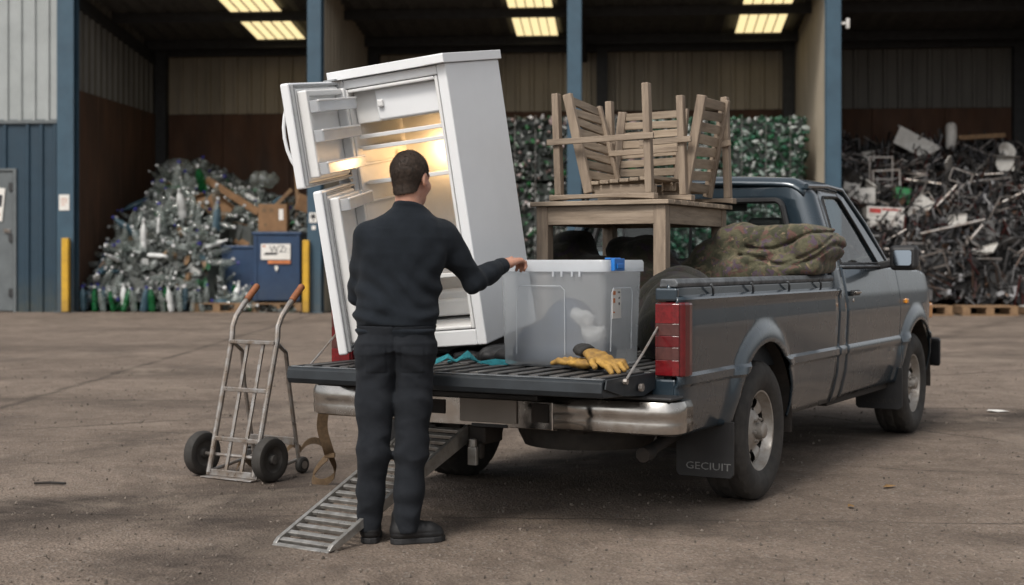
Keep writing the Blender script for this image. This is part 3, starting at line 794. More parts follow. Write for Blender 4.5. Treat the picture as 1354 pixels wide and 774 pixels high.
# boards, cartons and wrap on the heap
def plank(name, label, a, b, w_, h_, mm, cat='plank', group=None):
    p, q = SW(*a), SW(*b); c = (p+q)/2
    o = thing(name, label, cat, loc=c, group=group)
    mb = MB(); mb.bar(p-c, q-c, w_, h_); mb.build('board', M_[mm], o, bevel=.006)
    return o
plank('timber_plank', 'long brown timber plank lying across the top of the bottle heap', (-8.75, 3.4, 3.55), (-7.15, 2.9, 2.62), .12, .18, 'card')
plank('timber_plank', 'shorter grey timber batten crossing the long brown plank on the heap', (-6.95, 2.7, 2.50), (-6.25, 2.9, 3.25), .12, .1, 'pallet')
plank('timber_plank', 'short upright timber stick in the pile behind the cardboard box', (-6.0, 2.6, 2.8), (-6.05, 2.6, 3.75), .1, .1, 'pallet')
for i, (s, t, z, a, b_, c_, lab) in enumerate(((-9.6,2.9,3.02,.3,.5,.6,'small torn cardboard flap near the top of the bottle heap'),(-8.9,2.55,2.68,.15,-.35,.85,'wide flat cardboard sheet in the middle of the bottle heap'),(-8.2,2.4,2.72,.2,.7,.7,'bent cardboard sheet leaning under the timber plank'),(-7.75,2.6,2.0,.1,.25,.9,'pale flattened carton behind the low blue bin'))):
    o = thing('cardboard_sheet', lab, 'cardboard', M=MS @ Matrix.Translation((s, t, z)) @ Euler((-.5, b_, a)).to_matrix().to_4x4())
    mb = MB(); mb.box((-c_/2,-.02,-.25),(c_/2,.0,.30)); mb.build('sheet', M_['card'], o)
    mb = MB(); mb.box((-c_/2,-.16,.303),(c_/2,-.01,.315)); mb.build('flap', M_['card'], o)
# clear wrap bundles
for s, t, z, r, lab in ((-9.75,3.9,3.85,.50,'big clear plastic bag on the peak of the bottle heap'),(-7.2,3.6,3.55,.4,'clear plastic bag of rubbish behind the timber plank')):
    o = sdf_obj('plastic_bag', lambda p, r=r: ell(p, (0,0,0), (r*1.1, r*.8, r*.72))+.04*np.abs(wob(p, 14))-.03*wob(p, 30, off=5), (-r*1.5,-r*1.3,-r*1.2), (r*1.5,r*1.3,r*1.2), .05, M_['bottle'], None, dict(label=lab, category='bag'))
    o.matrix_world = MS @ Matrix.Translation((s, t, z))
# dark mixed waste behind the bins
hb = MB()
for i in range(260):
    s = r2.uniform(-7.0, C2-.35); t = r2.uniform(2.0, 5.0); z = np.interp(t, [2, 5], [.4, 3.1])*r2.uniform(.5, 1.0)
    q = r2.uniform(.5, 1.3); col = tuple(np.array([(.16,.10,.06),(.07,.06,.05),(.22,.15,.09),(.10,.11,.11)][r2.integers(4)])*q)
    hb.cbox((0,0,0), r2.uniform(.08, .6, 3)*np.array([1,.6,.6]), 0, Matrix.Translation((s,t,z)) @ Euler(r2.uniform(-.9,.9,3)).to_matrix().to_4x4(), col)
o = hb.build('rubbish_pile', M_['heapbits'], fix=False, kind='stuff', label='brown mixed rubbish piled behind the blue bins'); o.matrix_world = MS

# ------------------------------------------------------------------ bales of bottles (middle bays)
def bale(label, s, t, z, W, D, H, pal, seed, n=620, rot=0):
    r2 = np.random.default_rng(seed)
    o = thing('bottle_bale', label, 'bale', M=MS @ Matrix.Translation((s, t, z)) @ Matrix.Rotation(rot, 4, 'Z'), group='stacked bales of plastic bottles')
    mb = MB(); mb.box((-W/2+.06,-D/2+.06,.03),(W/2-.06,D/2-.06,H-.05), 0, None, (.02,.03,.022))
    for i in range(n):
        fc = r2.random()
        if fc < .62: p = (r2.uniform(-W/2, W/2), -D/2+r2.uniform(0,.08), r2.uniform(.04, H-.03))
        elif fc < .74: p = (W/2*r2.choice([-1, 1]), r2.uniform(-D/2, D/2), r2.uniform(.04, H-.03))
        else: p = (r2.uniform(-W/2, W/2), r2.uniform(-D/2, D/2), H-r2.uniform(.02,.1))
        col = np.array(pal[r2.integers(len(pal))])*r2.uniform(.6, 1.25)
        a, b = r2.uniform(.038, .075), r2.uniform(.07, .24)
        mb.lathe([(0,-b*.5),(a*.9,-b*.48),(a,-b*.1),(a*.85,b*.2),(a*.4,b*.45),(0,b*.5)], 7, Matrix.Translation(p) @ Euler(r2.uniform(0, 6.28, 3)).to_matrix().to_4x4() @ Matrix.Diagonal((1,r2.uniform(.5,.9),1,1)), 0, tuple(col))
    mb.build('bottles', M_['balebits'], o, fix=False)
    mb = MB()
    for x in (-W*.3, 0, W*.3):
        mb.tube([(x,-D/2-.06,.02),(x,-D/2-.06,H+.03),(x,D/2+.03,H+.03)], .008, 5)
    mb.build('wire_tie', M_['scrapgrey'], o)
DARK = [(.015,.02,.016),(.012,.018,.013),(.02,.035,.022),(.012,.016,.013),(.018,.024,.018),(.014,.02,.016),(.015,.02,.016),(.03,.16,.05),(.55,.52,.50),(.50,.36,.34),(.30,.31,.30),(.02,.05,.03)]
GREEN = [(.02,.12,.05),(.015,.075,.035),(.02,.10,.045),(.012,.05,.026),(.015,.07,.035),(.02,.06,.03),(.45,.50,.47),(.30,.38,.34),(.10,.24,.16),(.02,.06,.035),(.05,.20,.12),(.62,.64,.62)]
i = 0
for s, dk, lab in ((-.02+.55, 1, 'dark'), (2.55, 1, 'mixed'), (4.35, 0, 'green'), (6.35, 0, 'bright green')):
    for lv in range(3):
        t = 1.6 if dk else 2.2; W = 1.75 if s < 2 else 1.7 if s < 5 else 2.02
        nm = ['at the bottom', 'in the middle', 'at the top'][lv]
        lab2 = {'dark': 'dark bale of black, white and pink bottles', 'mixed': 'dark bale of mixed bottles behind the wooden chairs', 'green': 'green bottle bale behind the tilted chair back', 'bright green': 'bright green and white bottle bale beside the blue column'}[lab]
        bale(f'{lab2}, {nm} of its stack', s, t, lv*1.66, W, 1.5, 1.64, DARK if dk else GREEN, 40+i, 430 if dk else 560); i += 1
# loose bottles at the foot of the dark bales, white sacks
hb = MB(); r2 = np.random.default_rng(77)
for i in range(900):
    s = r2.uniform(C2+.3, 1.5); t = r2.uniform(.6, 3.0); z = .15+.35*(t-.6)*r2.random()
    pal = DARK if r2.random() < .5 else GREEN
    col = np.array(pal[r2.integers(len(pal))])*r2.uniform(.6, 1.2)
    hb.cbox((0,0,0), (.07,.06,.17), 0, Matrix.Translation((s,t,z)) @ Euler(r2.uniform(0, 6.28, 3)).to_matrix().to_4x4(), tuple(col))
o = hb.build('loose_bottles', M_['balebits'], fix=False, kind='stuff', label='loose green and white bottles lying at the foot of the dark bales'); o.matrix_world = MS

# ------------------------------------------------------------------ scrap heap (right bay)
def shump(s, t):
    a = np.interp(s, [C4+.1, 8.6, 9.6, 11, 12.5, C5-.1], [4.4, 4.6, 4.5, 4.6, 4.5, 4.3])
    f = np.interp(t, [.2, .6, 1.5, 2.7, 4.0, 5.4, DEP], [.08, .26, .50, .72, .90, 1.0, .98])
    return a*f
sc_ = heap_core('scrap', shump, C4+.2, C5-.12, .25, DEP-.15, 0, None, .12, 6)
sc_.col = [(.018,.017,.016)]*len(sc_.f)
r2 = np.random.default_rng(31)
for i in range(2300):
    s = r2.uniform(C4+.25, C5-.2); t = .22+6*r2.random()**1.35; z = shump(s, t)+r2.uniform(-.10, .08)
    k = r2.random(); col = (.03,.03,.03) if k < .45 else (.10,.095,.09) if k < .7 else (.28,.28,.28) if k < .86 else (.13,.07,.04) if k < .93 else (.5,.5,.5)
    d = r2.uniform(.04, .22, 3)*np.array([1.2,.6,.6])
    if r2.random() < .62: d = np.array([r2.uniform(.25, 1.1), r2.uniform(.018, .04), r2.uniform(.018, .04)]); col = [(.17,.17,.17),(.34,.335,.33),(.06,.058,.055),(.09,.05,.032),(.10,.10,.11),(.04,.04,.04),(.04,.04,.04),(.12,.03,.025)][r2.integers(8)]
    sc_.cbox((0,0,0), d, 0, Matrix.Translation((s,t,z)) @ Euler(r2.uniform(0,6.28,3)).to_matrix().to_4x4(), tuple(np.array(col)*r2.uniform(.6,1.3)))
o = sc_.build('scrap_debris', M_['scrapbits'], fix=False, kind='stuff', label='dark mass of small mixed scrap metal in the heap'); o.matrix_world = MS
def scrap_pt(z_hi=0.1, tmax=5.0):
    s = r2.uniform(C4+.6, C5-.4); t = .35+tmax*r2.random()**1.15
    return s, t, shump(s, t)+r2.uniform(0, z_hi)
def mk(name, fn, mm, label, cat, group):
    mb = MB(); fn(mb); o = mb.build(name, M_[mm], smooth=True); o['label'] = label; o['category'] = cat; o['group'] = group; return o
tp = [mk('metal_tube', lambda m: m.tube([(0,0,-.75),(0,0,.75)], .032, 8), 'scrapgrey', 'straight grey metal tube lying in the scrap heap', 'tube', 'straight tubes in the scrap heap'),
      mk('metal_tube', lambda m: m.tube([(0,0,-.55),(0,0,.55)], .026, 8), 'scrapdark', 'straight dark metal tube lying in the scrap heap', 'tube', 'straight tubes in the scrap heap'),
      mk('bent_pipe', lambda m: m.tube([(-.5,0,-.3)]+[(-.38*math.cos(a),0,.38*math.sin(a)) for a in np.linspace(0,math.pi,9)]+[(.5,0,-.3)], .03, 8), 'scrapdark', 'bent dark pipe tangled in the scrap heap', 'pipe', 'bent pipes in the scrap heap'),
      mk('bent_pipe', lambda m: m.tube([(.42*math.cos(a),.42*math.sin(a),0) for a in np.linspace(0,4.6,18)], .028, 8), 'scrapgrey', 'curled grey pipe tangled in the scrap heap', 'pipe', 'bent pipes in the scrap heap'),
      mk('scrap_box', lambda m: (m.box((-.25,-.18,-.2),(.25,.18,.2)), m.box((-.2,-.2,-.14),(.05,-.182,.14)), m.box((.1,-.21,-.02),(.2,-.182,.08))), 'scrapdark', 'dark metal appliance box in the scrap heap', 'metal box', 'metal boxes in the scrap heap'),
      mk('bare_chair', lambda m: [m.bar(a, b, .045, .045) for a, b in (((-.35,0,-.45),(-.35,0,.45)),((.35,0,-.45),(.35,0,.45)),((-.35,0,.42),(.35,0,.42)),((-.35,0,0),(.35,0,0)),((-.35,0,-.4),(-.35,.4,-.4)),((.35,0,-.4),(.35,.4,-.4)))], 'scrapgrey', 'grey bare chair frame thrown on the scrap heap', 'frame', 'bare frames in the scrap heap')]
tu = [False]*6
for i in range(200):
    k = int(r2.choice(6, p=[.36, .32, .12, .08, .09, .03])); s, t, z = scrap_pt(.16)
    o = tp[k] if not tu[k] else tp[k].copy()
    if tu[k]: COL.objects.link(o)
    tu[k] = True
    tilt = r2.uniform(.5, 1.6) if k < 2 else r2.uniform(-1, 1)
    o.matrix_world = MS @ Matrix.Translation((s, t, z)) @ Euler((r2.normal()*.5, tilt*r2.choice([-1, 1]), r2.uniform(-.9, .9))).to_matrix().to_4x4() @ Matrix.Scale(r2.uniform(.4, 1.0), 4)
pn = None
for i in range(14):
    s, t, z = scrap_pt(.15, 4.0)
    if pn is None:
        mb = MB(); mb.box((-.34,-.012,-.22),(.34,.012,.22)); mb.box((-.34,-.05,.205),(.34,-.0125,.22)); mb.box((-.34,-.05,-.22),(.34,-.0125,-.205)); o = pn = mb.build('dented_sheet', M_['scrapwhite'], bevel=.006)
        o['label'] = 'dented pale metal sheet with folded edges lying in the scrap heap'; o['category'] = 'metal sheet'; o['group'] = 'dented sheets in the scrap heap'
    else: o = pn.copy(); COL.objects.link(o)
    o.matrix_world = MS @ Matrix.Translation((s, t, z+.05)) @ Euler((r2.normal()*.6-.4, r2.uniform(-1.2, 1.2), r2.normal()*.6)).to_matrix().to_4x4() @ Matrix.Diagonal((r2.uniform(.5,1.3), 1, r2.uniform(.5,1.2), 1))
# single pieces one can point at
def SP(u, v, d):   # where a ray at picture height/width meets depth d, in shed coordinates
    return MS.inverted() @ Vector(((u-677)/1870*d, d, HC-(v-347)/1870*d))
def single(name, label, cat, u, v, d, rot, fn, mm):
    c = SP(u, v, d)
    o = thing(name, label, cat, M=MS @ Matrix.Translation(c) @ Euler(rot).to_matrix().to_4x4())
    mb = MB(); fn(mb); mb.build('body', M_[mm], o, bevel=.008); return o
o = single('enamel_sheet', 'large pale grey panel leaning near the top of the scrap heap', 'panel', 1211, 191, 38.2, (-.25,.48,.1), lambda m: m.box((-.58,-.03,-.27),(.58,.03,.27)), 'scrapwhite')
single('gas_cylinder', 'cream rounded cylinder standing on the scrap heap beside the plank', 'cylinder', 1258, 180, 38.5, (0,0,0), lambda m: m.lathe([(0,-.36),(.13,-.36),(.15,-.3),(.15,.24),(.12,.33),(.05,.37),(0,.37)], 14), 'scrapwhite')
single('timber_plank', 'brown timber plank lying level on top of the scrap heap', 'plank', 1298, 181, 38.5, (0,-.05,0), lambda m: m.box((-.62,-.1,-.06),(.62,.1,.06)), 'pallet')
single('metal_bowl', 'white enamel bowl near the right top of the scrap heap', 'bowl', 1330, 201, 37.6, (1.1,.5,0), lambda m: m.lathe([(0,-.1),(.1,-.1),(.2,.02),(.24,.1),(.21,.09),(.12,-.05),(0,-.07)], 16), 'scrapwhite')
single('shelf_rack', 'upright grey shelf frame standing in the scrap heap above the white boxes', 'frame', 1165, 232, 37.0, (0,0,.1), lambda m: [m.bar(a, b, .05, .05) for a, b in (((-.3,0,-.4),(-.3,0,.5)),((.3,0,-1.1),(.3,0,.5)),((-.3,0,.47),(.3,0,.47)),((-.3,0,-.1),(.3,0,-.1)),((-.5,0,-.62),(.4,0,-.55)))], 'scrapgrey')
bx = single('paper_box', 'small white printed box sitting higher in the scrap heap', 'box', 1137, 261, 36.6, (-.1,-.04,.1), lambda m: m.box((-.35,-.22,-.21),(.35,.22,.21)), 'scrapwhite')
mb = MB(); text_mb(mb, 'puur', .20, Matrix.Translation((.06,-.224,0)) @ Matrix.Rotation(R(90), 4, 'X')); mb.build('lettering', M_['ink'], bx)
bx = single('paper_box', 'wide white box with red print on a brown carton beside the pickup mirror', 'box', 1167, 291, 36.0, (-.12,.06,.1), lambda m: m.box((-.48,-.28,-.29),(.48,.28,.29)), 'scrapwhite')
mb = MB(); mb.box((-.42,-.284,.12),(-.12,-.281,.24)); mb.box((-.1,-.284,.20),(.4,-.281,.25)); mb.build('print', M_['scrapred'], bx)
mb = MB(); [mb.box((-.42,-.284,z),(.42,-.281,z+.012)) for z in (.05,-.06,-.17)]; mb.box((-.02,-.2835,-.25),(-.005,-.281,.08)); mb.build('ruled_line', M_['scrapgrey'], bx)
single('cardboard_box', 'brown carton supporting the wide white box in the scrap heap', 'box', 1140, 300, 36.6, (0,.05,.2), lambda m: m.box((-.42,-.3,-.36),(.42,.3,.36)), 'card')
single('plastic_crate', 'bright green plastic tub among the grey scrap', 'crate', 1192, 261, 36.6, (-.2,.1,.2), lambda m: m.prism([(-.15,-.22),(.15,-.22),(.22,.22),(-.22,.22)], 'y', -.15, .15), 'scrapgreen')
single('red_beam', 'long red painted steel beam high in the scrap heap', 'beam', 1293, 289, 36.2, (0,-.10,0), lambda m: (m.box((-.62,-.07,-.07),(.62,-.055,.07)), m.box((-.62,-.055,.055),(.62,.07,.07)), m.box((-.62,-.055,-.07),(.62,.07,-.055))), 'scrapred')
single('red_sheet', 'orange red folded sheet below the red beam in the scrap heap', 'panel', 1290, 314, 35.9, (-.5,-.15,0), lambda m: (m.box((-.5,-.02,-.2),(.5,.0,.2)), m.box((-.5,-.2,.2),(.5,0,.22))), 'scrapred')
for u, v, lab in ((1303,311,'pair'), (1318,312,'second')):
    single('white_pot', 'white enamel pot beside the orange red sheet, '+('nearer the sheet' if lab == 'pair' else 'at its outer end'), 'pot', u, v, 35.6, (1.0,.3 if lab == 'pair' else -.2,0), lambda m: m.lathe([(0,-.12),(.13,-.12),(.15,.14),(.13,.14),(.11,-.1),(0,-.1)], 14), 'scrapwhite')
single('white_ball', 'round white plastic tub low in the scrap heap', 'tub', 1303, 366, 35.3, (.3,.2,0), lambda m: m.lathe([(0,-.12),(.1,-.12),(.15,-.02),(.13,.1),(.05,.14),(0,.14)], 14), 'scrapwhite')
for u, v, rot, lab in ((1252,352,.62,'long pale steel bar leaning steeply across the front of the scrap heap'),(1222,364,-1.45,'long pale steel bar lying almost level behind the pickup mirror'),(1260,300,-1.35,'pale steel bar sloping above the red sheet'),(1312,337,1.0,'pale steel bar sloping down towards the pallets'),(1272,330,-.7,'pale steel bar leaning the other way at the heap front')):
    single('steel_bar', lab, 'bar', u, v, 35.1, (0,-rot if rot > 0 else -rot,0), lambda m: m.tube([(0,0,-.8),(0,0,.8)], .04, 8), 'scrapgrey')
pallet('wooden pallet with an orange front board under the scrap heap', 11.4, -.15, front=M_['pallet'])
pallet('wooden pallet with a white front board at the picture edge under the scrap heap', 12.95, -.15, front=M_['scrapwhite'])
pallet('grey wooden pallet nearest the pickup wing under the scrap heap', 9.9, -.10)
# litter lying on the yard
def scraplet(name, label, cat, x, y, sx, sy, rz, mm):
    o = MB(); rr = random.Random(int(x*100))
    pts = [(sx*math.cos(a)*rr.uniform(.7,1.2), sy*math.sin(a)*rr.uniform(.7,1.2), .006+.012*rr.random()) for a in np.linspace(0, 5.6, 9)]
    o.add([(0,0,.02)]+pts, [(0,1+k,1+(k+1) % 9) for k in range(9)])
    b = o.build(name, M_[mm], label=label, category=cat); b.location = (x, y, 0); b.rotation_euler = (0,0,rz)
scraplet('paper_scrap', 'white scrap of paper lying on the yard right of the pickup', 'litter', 4.12, 12.0, .10, .07, .3, 'paper')
scraplet('dry_leaf', 'small orange leaf on the ground beside the rear wheel shadow', 'leaf', 2.12, 7.95, .05, .025, .5, 'leaf')
scraplet('dry_leaf', 'brown dead leaf on the ground near the front edge of the yard', 'leaf', 1.75, 7.3, .03, .02, 1.5, 'leaf')
o = MB(); o.tube([(0,0,.012),(.09,.01,.014),(.18,-.01,.012)], .008, 6); b = o.build('twig', M_['chassis'], label='dark twig lying on the yard left of the hand truck', category='twig'); b.location = (-2.72, 8.05, 0)
# ------------------------------------------------------------------ pickup truck (x right with 0 at its right flank, y forward from the tail, z up)
TO = Vector((0.797, 6.547, 0)); TY = R(-29.2)
MT = Matrix.Translation(TO) @ Matrix.Rotation(TY, 4, 'Z')
def TW(x, y, z): return MT @ Vector((x, y, z))
WID = 2.03
truck = thing('pickup_truck', 'dark grey-blue worn single-cab pickup truck with its tailgate lowered and bed loaded', 'pickup truck', M=MT)
YR, YF, WR, AR = 1.14, 4.54, .372, .475
def SX(y, z):
    x = np.interp(z, [.36,.46,.58,.685,.70,.735,.75,.95,1.06,1.095,1.104,1.115,1.18,1.235], [-.085,-.05,-.022,-.014,.001,.001,-.016,-.004,-.012,.002,.001,-.042,-.048,-.055])
    if y > 2.6: x = np.interp(z, [.36,.46,.58,.685,.70,.735,.75,.95,1.06,1.10,1.235], [-.085,-.05,-.022,-.014,-.002,-.002,-.014,-.004,-.014,-.022,-.05])
    for yc in (YR, YF):
        r = math.hypot(y-yc, (z-WR))
        if z > WR-.05 and r < .72:
            q = (r-AR)/.115
            x += .034*(1 if q < 0 else max(0, 1-q*q)**1.2 if q < 1 else 0)
    if y > 4.75: x -= .34*((y-4.75)/.95)**2.4
    if y < .12: x -= .03*((.12-y)/.12)**2
    return float(x)
def archz(y, base):
    for yc in (YR, YF):
        d = abs(y-yc)
        if d < AR: base = max(base, WR+math.sqrt(AR*AR-d*d))
    return base
def ycols(y0, y1, n):
    ys = set(np.linspace(y0, y1, n).tolist())
    for yc in (YR, YF):
        for a in np.linspace(0, math.pi, 41):
            y = yc+AR*math.cos(a)
            if y0 < y < y1: ys.add(y)
        for a in np.linspace(AR+.01, AR+.13, 7):
            for sg in (-1, 1):
                if y0 < yc+sg*a < y1: ys.add(yc+sg*a)
    ys = sorted(ys); out = [ys[0]]
    for y in ys[1:]:
        if y-out[-1] > 1e-4: out.append(y)
    return out
ZL = [.36,.40,.44,.47,.50,.54,.58,.62,.65,.67,.685,.70,.715,.735,.75,.775,.80,.82,.84,.86,.88,.90,.92,.94,.96,.98,1.0,1.02,1.04,1.06,1.075,1.085,1.095,1.105,1.115,1.125,1.145,1.165,1.18,1.20,1.22,1.235]
def flank(name, y0, y1, zb, zt, left, m, parent, n=50, solid=.014, **pr):
    ys = ycols(y0, y1, n); vs = []; idx = []
    for y in ys:
        b = archz(y, zb(y) if callable(zb) else zb); t = zt(y) if callable(zt) else zt
        lv = [min(max(z, b), t) for z in ZL]
        for z in lv:
            x = SX(y, z); vs.append(((-WID-x) if left else x, y, z))
    nz = len(ZL); fs = []
    for i in range(len(ys)-1):
        for j in range(nz-1):
            f = (i*nz+j, (i+1)*nz+j, (i+1)*nz+j+1, i*nz+j+1); fs.append(f[::-1] if left else f)
    mb = MB(); mb.add(vs, fs)
    me = bpy.data.meshes.new(name); me.from_pydata(mb.v, [], mb.f)
    bm = bmesh.new(); bm.from_mesh(me); bmesh.ops.remove_doubles(bm, verts=bm.verts, dist=2e-4); bmesh.ops.dissolve_degenerate(bm, dist=1e-5, edges=bm.edges); bm.to_mesh(me); bm.free()
    me.materials.append(m); me.polygons.foreach_set('use_smooth', [True]*len(me.polygons))
    try: me.set_sharp_from_angle(angle=R(40))
    except Exception: pass
    o = bpy.data.objects.new(name, me); COL.objects.link(o); o.parent = parent
    s = o.modifiers.new('thickness', 'SOLIDIFY'); s.thickness = solid; s.offset = -1
    for k, v in pr.items(): o[k] = v
    return o
PT = M_['paint']
def zb_bed(y): return .455 if y < YR else .40
fz = lambda y: float(np.interp(y, [4.0,4.5,4.9,5.2,5.4,5.55,5.66], [1.235,1.225,1.195,1.145,1.085,1.0,.90]))
doors = []
for left in (False, True):
    flank('bed_side', .0, 2.52, zb_bed, 1.165, left, PT, truck, 44)
    flank('cab_corner', 2.545, 2.70, .40, 1.235, left, PT, truck, 6)
    d = flank('door', 2.712, 4.065, .415, 1.235, left, PT, truck, 24); doors.append(d)
    flank('fender', 4.075, 5.66, .40, fz, left, PT, truck, 30)
    mx = (lambda x: x) if not left else (lambda x: -WID-x)
    # sill, wheel-arch liners, inner bed side and rail cap
    mb = MB(); mb.box((mx(-.09), 2.56, .37), (mx(-.2), 4.06, .43)); mb.build('sill', M_['chassis'], truck, bevel=.01)
    for yc in (YR, YF):
        mb = MB()
        pts = [(yc+(AR+.012)*math.cos(a), WR+(AR+.012)*math.sin(a)) for a in np.linspace(-.12, math.pi+.12, 25)]
        vs = [(mx(-.012), p[0], p[1]) for p in pts]+[(mx(-.42), p[0], p[1]) for p in pts]
        mb.add(vs, [(k, k+1, 26+k-0, 25+k) for k in range(24)])
        mb.add([(mx(-.42), p[0], p[1]) for p in pts], [tuple(range(25))])
        mb.build('arch_liner', M_['chassis'], truck, fix=False)
    mb = MB(); mb.box((mx(-.075), .03, .70), (mx(-.105), 2.50, 1.150)); mb.build('bed_wall', M_['paint_dk'], truck)
    mb = MB()
    mb.prism([(mx(-.036),1.153),(mx(-.030),1.172),(mx(-.045),1.192),(mx(-.12),1.192),(mx(-.128),1.153)][::1], 'y', .004, 2.515); mb.build('bed_rail', M_['rail'], truck, bevel=.006)
    for y in (.40, .98, 1.58, 2.18):
        mb = MB(); mb.tube([(mx(-.024), y, 1.162), (mx(-.018), y+.015, 1.145), (mx(-.030), y+.05, 1.115)], .0065, 6); mb.build('rope_hook', M_['rail'], truck)
    # rear face of the flank, below and above the lamp
    mb = MB(); mb.box((mx(-.045), .004, .455), (mx(-.17), .03, .725)); mb.build('rear_corner', PT, truck, bevel=.012)
    mb = MB(); mb.box((mx(-.035), -.004, 1.088), (mx(-.145), .03, 1.15)); mb.build('rear_corner', PT, truck, bevel=.01)
    # tail lamp
    hs_ = MB(); 
    def lampplan(o_):
        return [(-.148-o_*.3, -.006-o_), (-.05, -.010-o_), (-.015, -.002-o_), (.004+o_, .02-o_*.3), (.010+o_, .06), (.006+o_, .112+o_*.3)]
    hp = lampplan(-.006)
    hs_.prism([(mx(a), b) for a, b in hp]+[(mx(-.14), .10)], 'z', .735, 1.083); lamp = hs_.build('tail_lamp', M_['red'], truck, bevel=.012, seg=3)
    for z0, z1, mm in ((.742,.8135,'redbright'),(.8145,.8735,'clearlens'),(.8745,.927,'red'),(.928,.984,'clearlens'),(.985,1.076,'redbright')):
        mb = MB(); pl = lampplan(.001); lim = pl[:3] if mm != 'red' else pl
        pl = [(-.140, -.012), (-.052, -.015), (-.022, -.009)] 
        mb.prism([(mx(a), b) for a, b in pl]+[(mx(-.03), .03), (mx(-.135), .03)], 'z', z0, z1); mb.build('lens', M_[mm], lamp, bevel=.002)
# --- bed floor, headboard, tailgate
mb = MB(); mb.box((-WID+.11, .02, .70), (-.11, 2.5, .752))
x = -WID+.16
while x < -.17: mb.box((x, .03, .7525), (x+.055, 2.49, .764)); x += .105
mb.build('bed_floor', M_['liner'], truck, bevel=.004)
mb = MB(); mb.box((-WID+.10, 2.47, .70), (-.10, 2.505, 1.17)); mb.box((-WID+.10, 2.455, 1.13), (-.10, 2.512, 1.19)); mb.build('headboard', M_['paint_dk'], truck, bevel=.008)
tg = MB(); tg.prism([(-.005,.705),(-.005,.752),(-.54,.752),(-.555,.745),(-.56,.70),(-.545,.675),(-.05,.66)], 'x', -WID+.155, -.155); tgo = tg.build('tailgate', M_['paint_dk'], truck, bevel=.006)
mb = MB(); x = -WID+.22
while x < -.22:
    mb.box((x, -.50, .7525), (x+.05, -.03, .7635)); x += .105
mb.build('bed_liner', M_['liner'], tgo, bevel=.004)
mb = MB(); mb.box((-WID+.16,-.535,.7522),(-.16,-.505,.7585)); mb.build('worn_edge', M_['rail'], tgo, bevel=.003)
for left in (False, True):
    mx = (lambda x: x) if not left else (lambda x: -WID-x)
    mb = MB(); mb.prism([(-.0,.756),(-.53,.756),(-.545,.715),(-.36,.672),(-.14,.655),(0,.68)], 'x', mx(-.150), mx(-.143)); mb.build('end_plate', M_['rail'] if False else M_['paint_dk'], tgo, bevel=.002)
    mb = MB(); mb.tube([(mx(-.135), -.20, .70), (mx(-.118), -.20, .70)], .018, 10); mb.build('latch', M_['steel'], tgo)
    mb = MB(); mb.tube([(mx(-.128), .02, .985), (mx(-.13), -.16, .865), (mx(-.136), -.36, .738)], .006, 6); mb.tube([(mx(-.125), -.355, .738), (mx(-.145), -.355, .738)], .014, 8); mb.tube([(mx(-.12), .03, .985), (mx(-.14), .03, .985)], .014, 8); mb.build('stay_cable', M_['steel'], tgo)
    mb = MB(); mb.cbox((mx(-.13), .02, 1.05), (.035, .05, .06)); mb.build('latch_striker', M_['blackplastic'], truck, bevel=.008)
# --- rear bumper
def bumper_end(mx):
    mb = MB()
    path = [(-.60, -.155), (-.35, -.165), (-.12, -.165), (-.03, -.15), (.012, -.115), (.022, -.06), (.018, .06)]
    prof = [(-.022,.475),(0,.485),(.004,.53),(0,.545),(.004,.56),(.004,.60),(-.008,.628),(-.03,.634)]
    vs = []; P2 = [Vector((a, b)) for a, b in path]
    for i, p in enumerate(P2):
        a = P2[max(0, i-1)]; b = P2[min(len(P2)-1, i+1)]; t = (b-a).normalized(); nn = Vector((t.y, -t.x))
        for o_, z in prof:
            q = p+nn*o_; vs.append((mx(q.x), q.y, z-.012*max(0, (-p.x-.1))*.3))
    k = len(prof)
    fs = [(i*k+j, (i+1)*k+j, (i+1)*k+j+1, i*k+j+1) for i in range(len(path)-1) for j in range(k-1)]
    mb.add(vs, fs); return mb
bo = MB(); bo.box((-1.37,-.105,.465),(-.61,-.085,.60)); bo.box((-1.375,-.155,.47),(-1.368,-.08,.605)); bo.box((-.612,-.155,.47),(-.605,-.08,.605)); bump = bo.build('rear_bumper', M_['chrome'], truck, bevel=.005)
for left in (False, True):
    mx = (lambda x: x) if not left else (lambda x: -WID-x)
    bumper_end(mx).build('bumper_corner', M_['chrome'], bump, smooth=True, angle=50, solid=.004)
mb = MB(); mb.box((-WID+.0,-.15,.636),(-.0,.0,.652)); mb.box((-1.30,-.17,.608),(-.68,-.02,.635)); mb.build('step_pad', M_['blackplastic'], bump, bevel=.006)
mb = MB(); mb.box((-1.145,-.118,.485),(-.825,-.106,.60)); mb.build('number_plate', M_['plate'], bump, bevel=.004)
mb = MB(); mb.box((-1.155,-.117,.603),(-.815,-.106,.612)); mb.box((-1.08,-.112,.462),(-.88,-.095,.478)); mb.build('plate_holder', M_['blackplastic'], bump, bevel=.002)
mb = MB(); mb.box((-1.345,-.112,.515),(-1.235,-.106,.585)); mb.build('step_hole', M_['chassis'], bump, bevel=.004)
mb = MB(); mb.box((-.745,-.112,.50),(-.65,-.106,.59)); mb.build('step_hole', M_['chassis'], bump, bevel=.004)
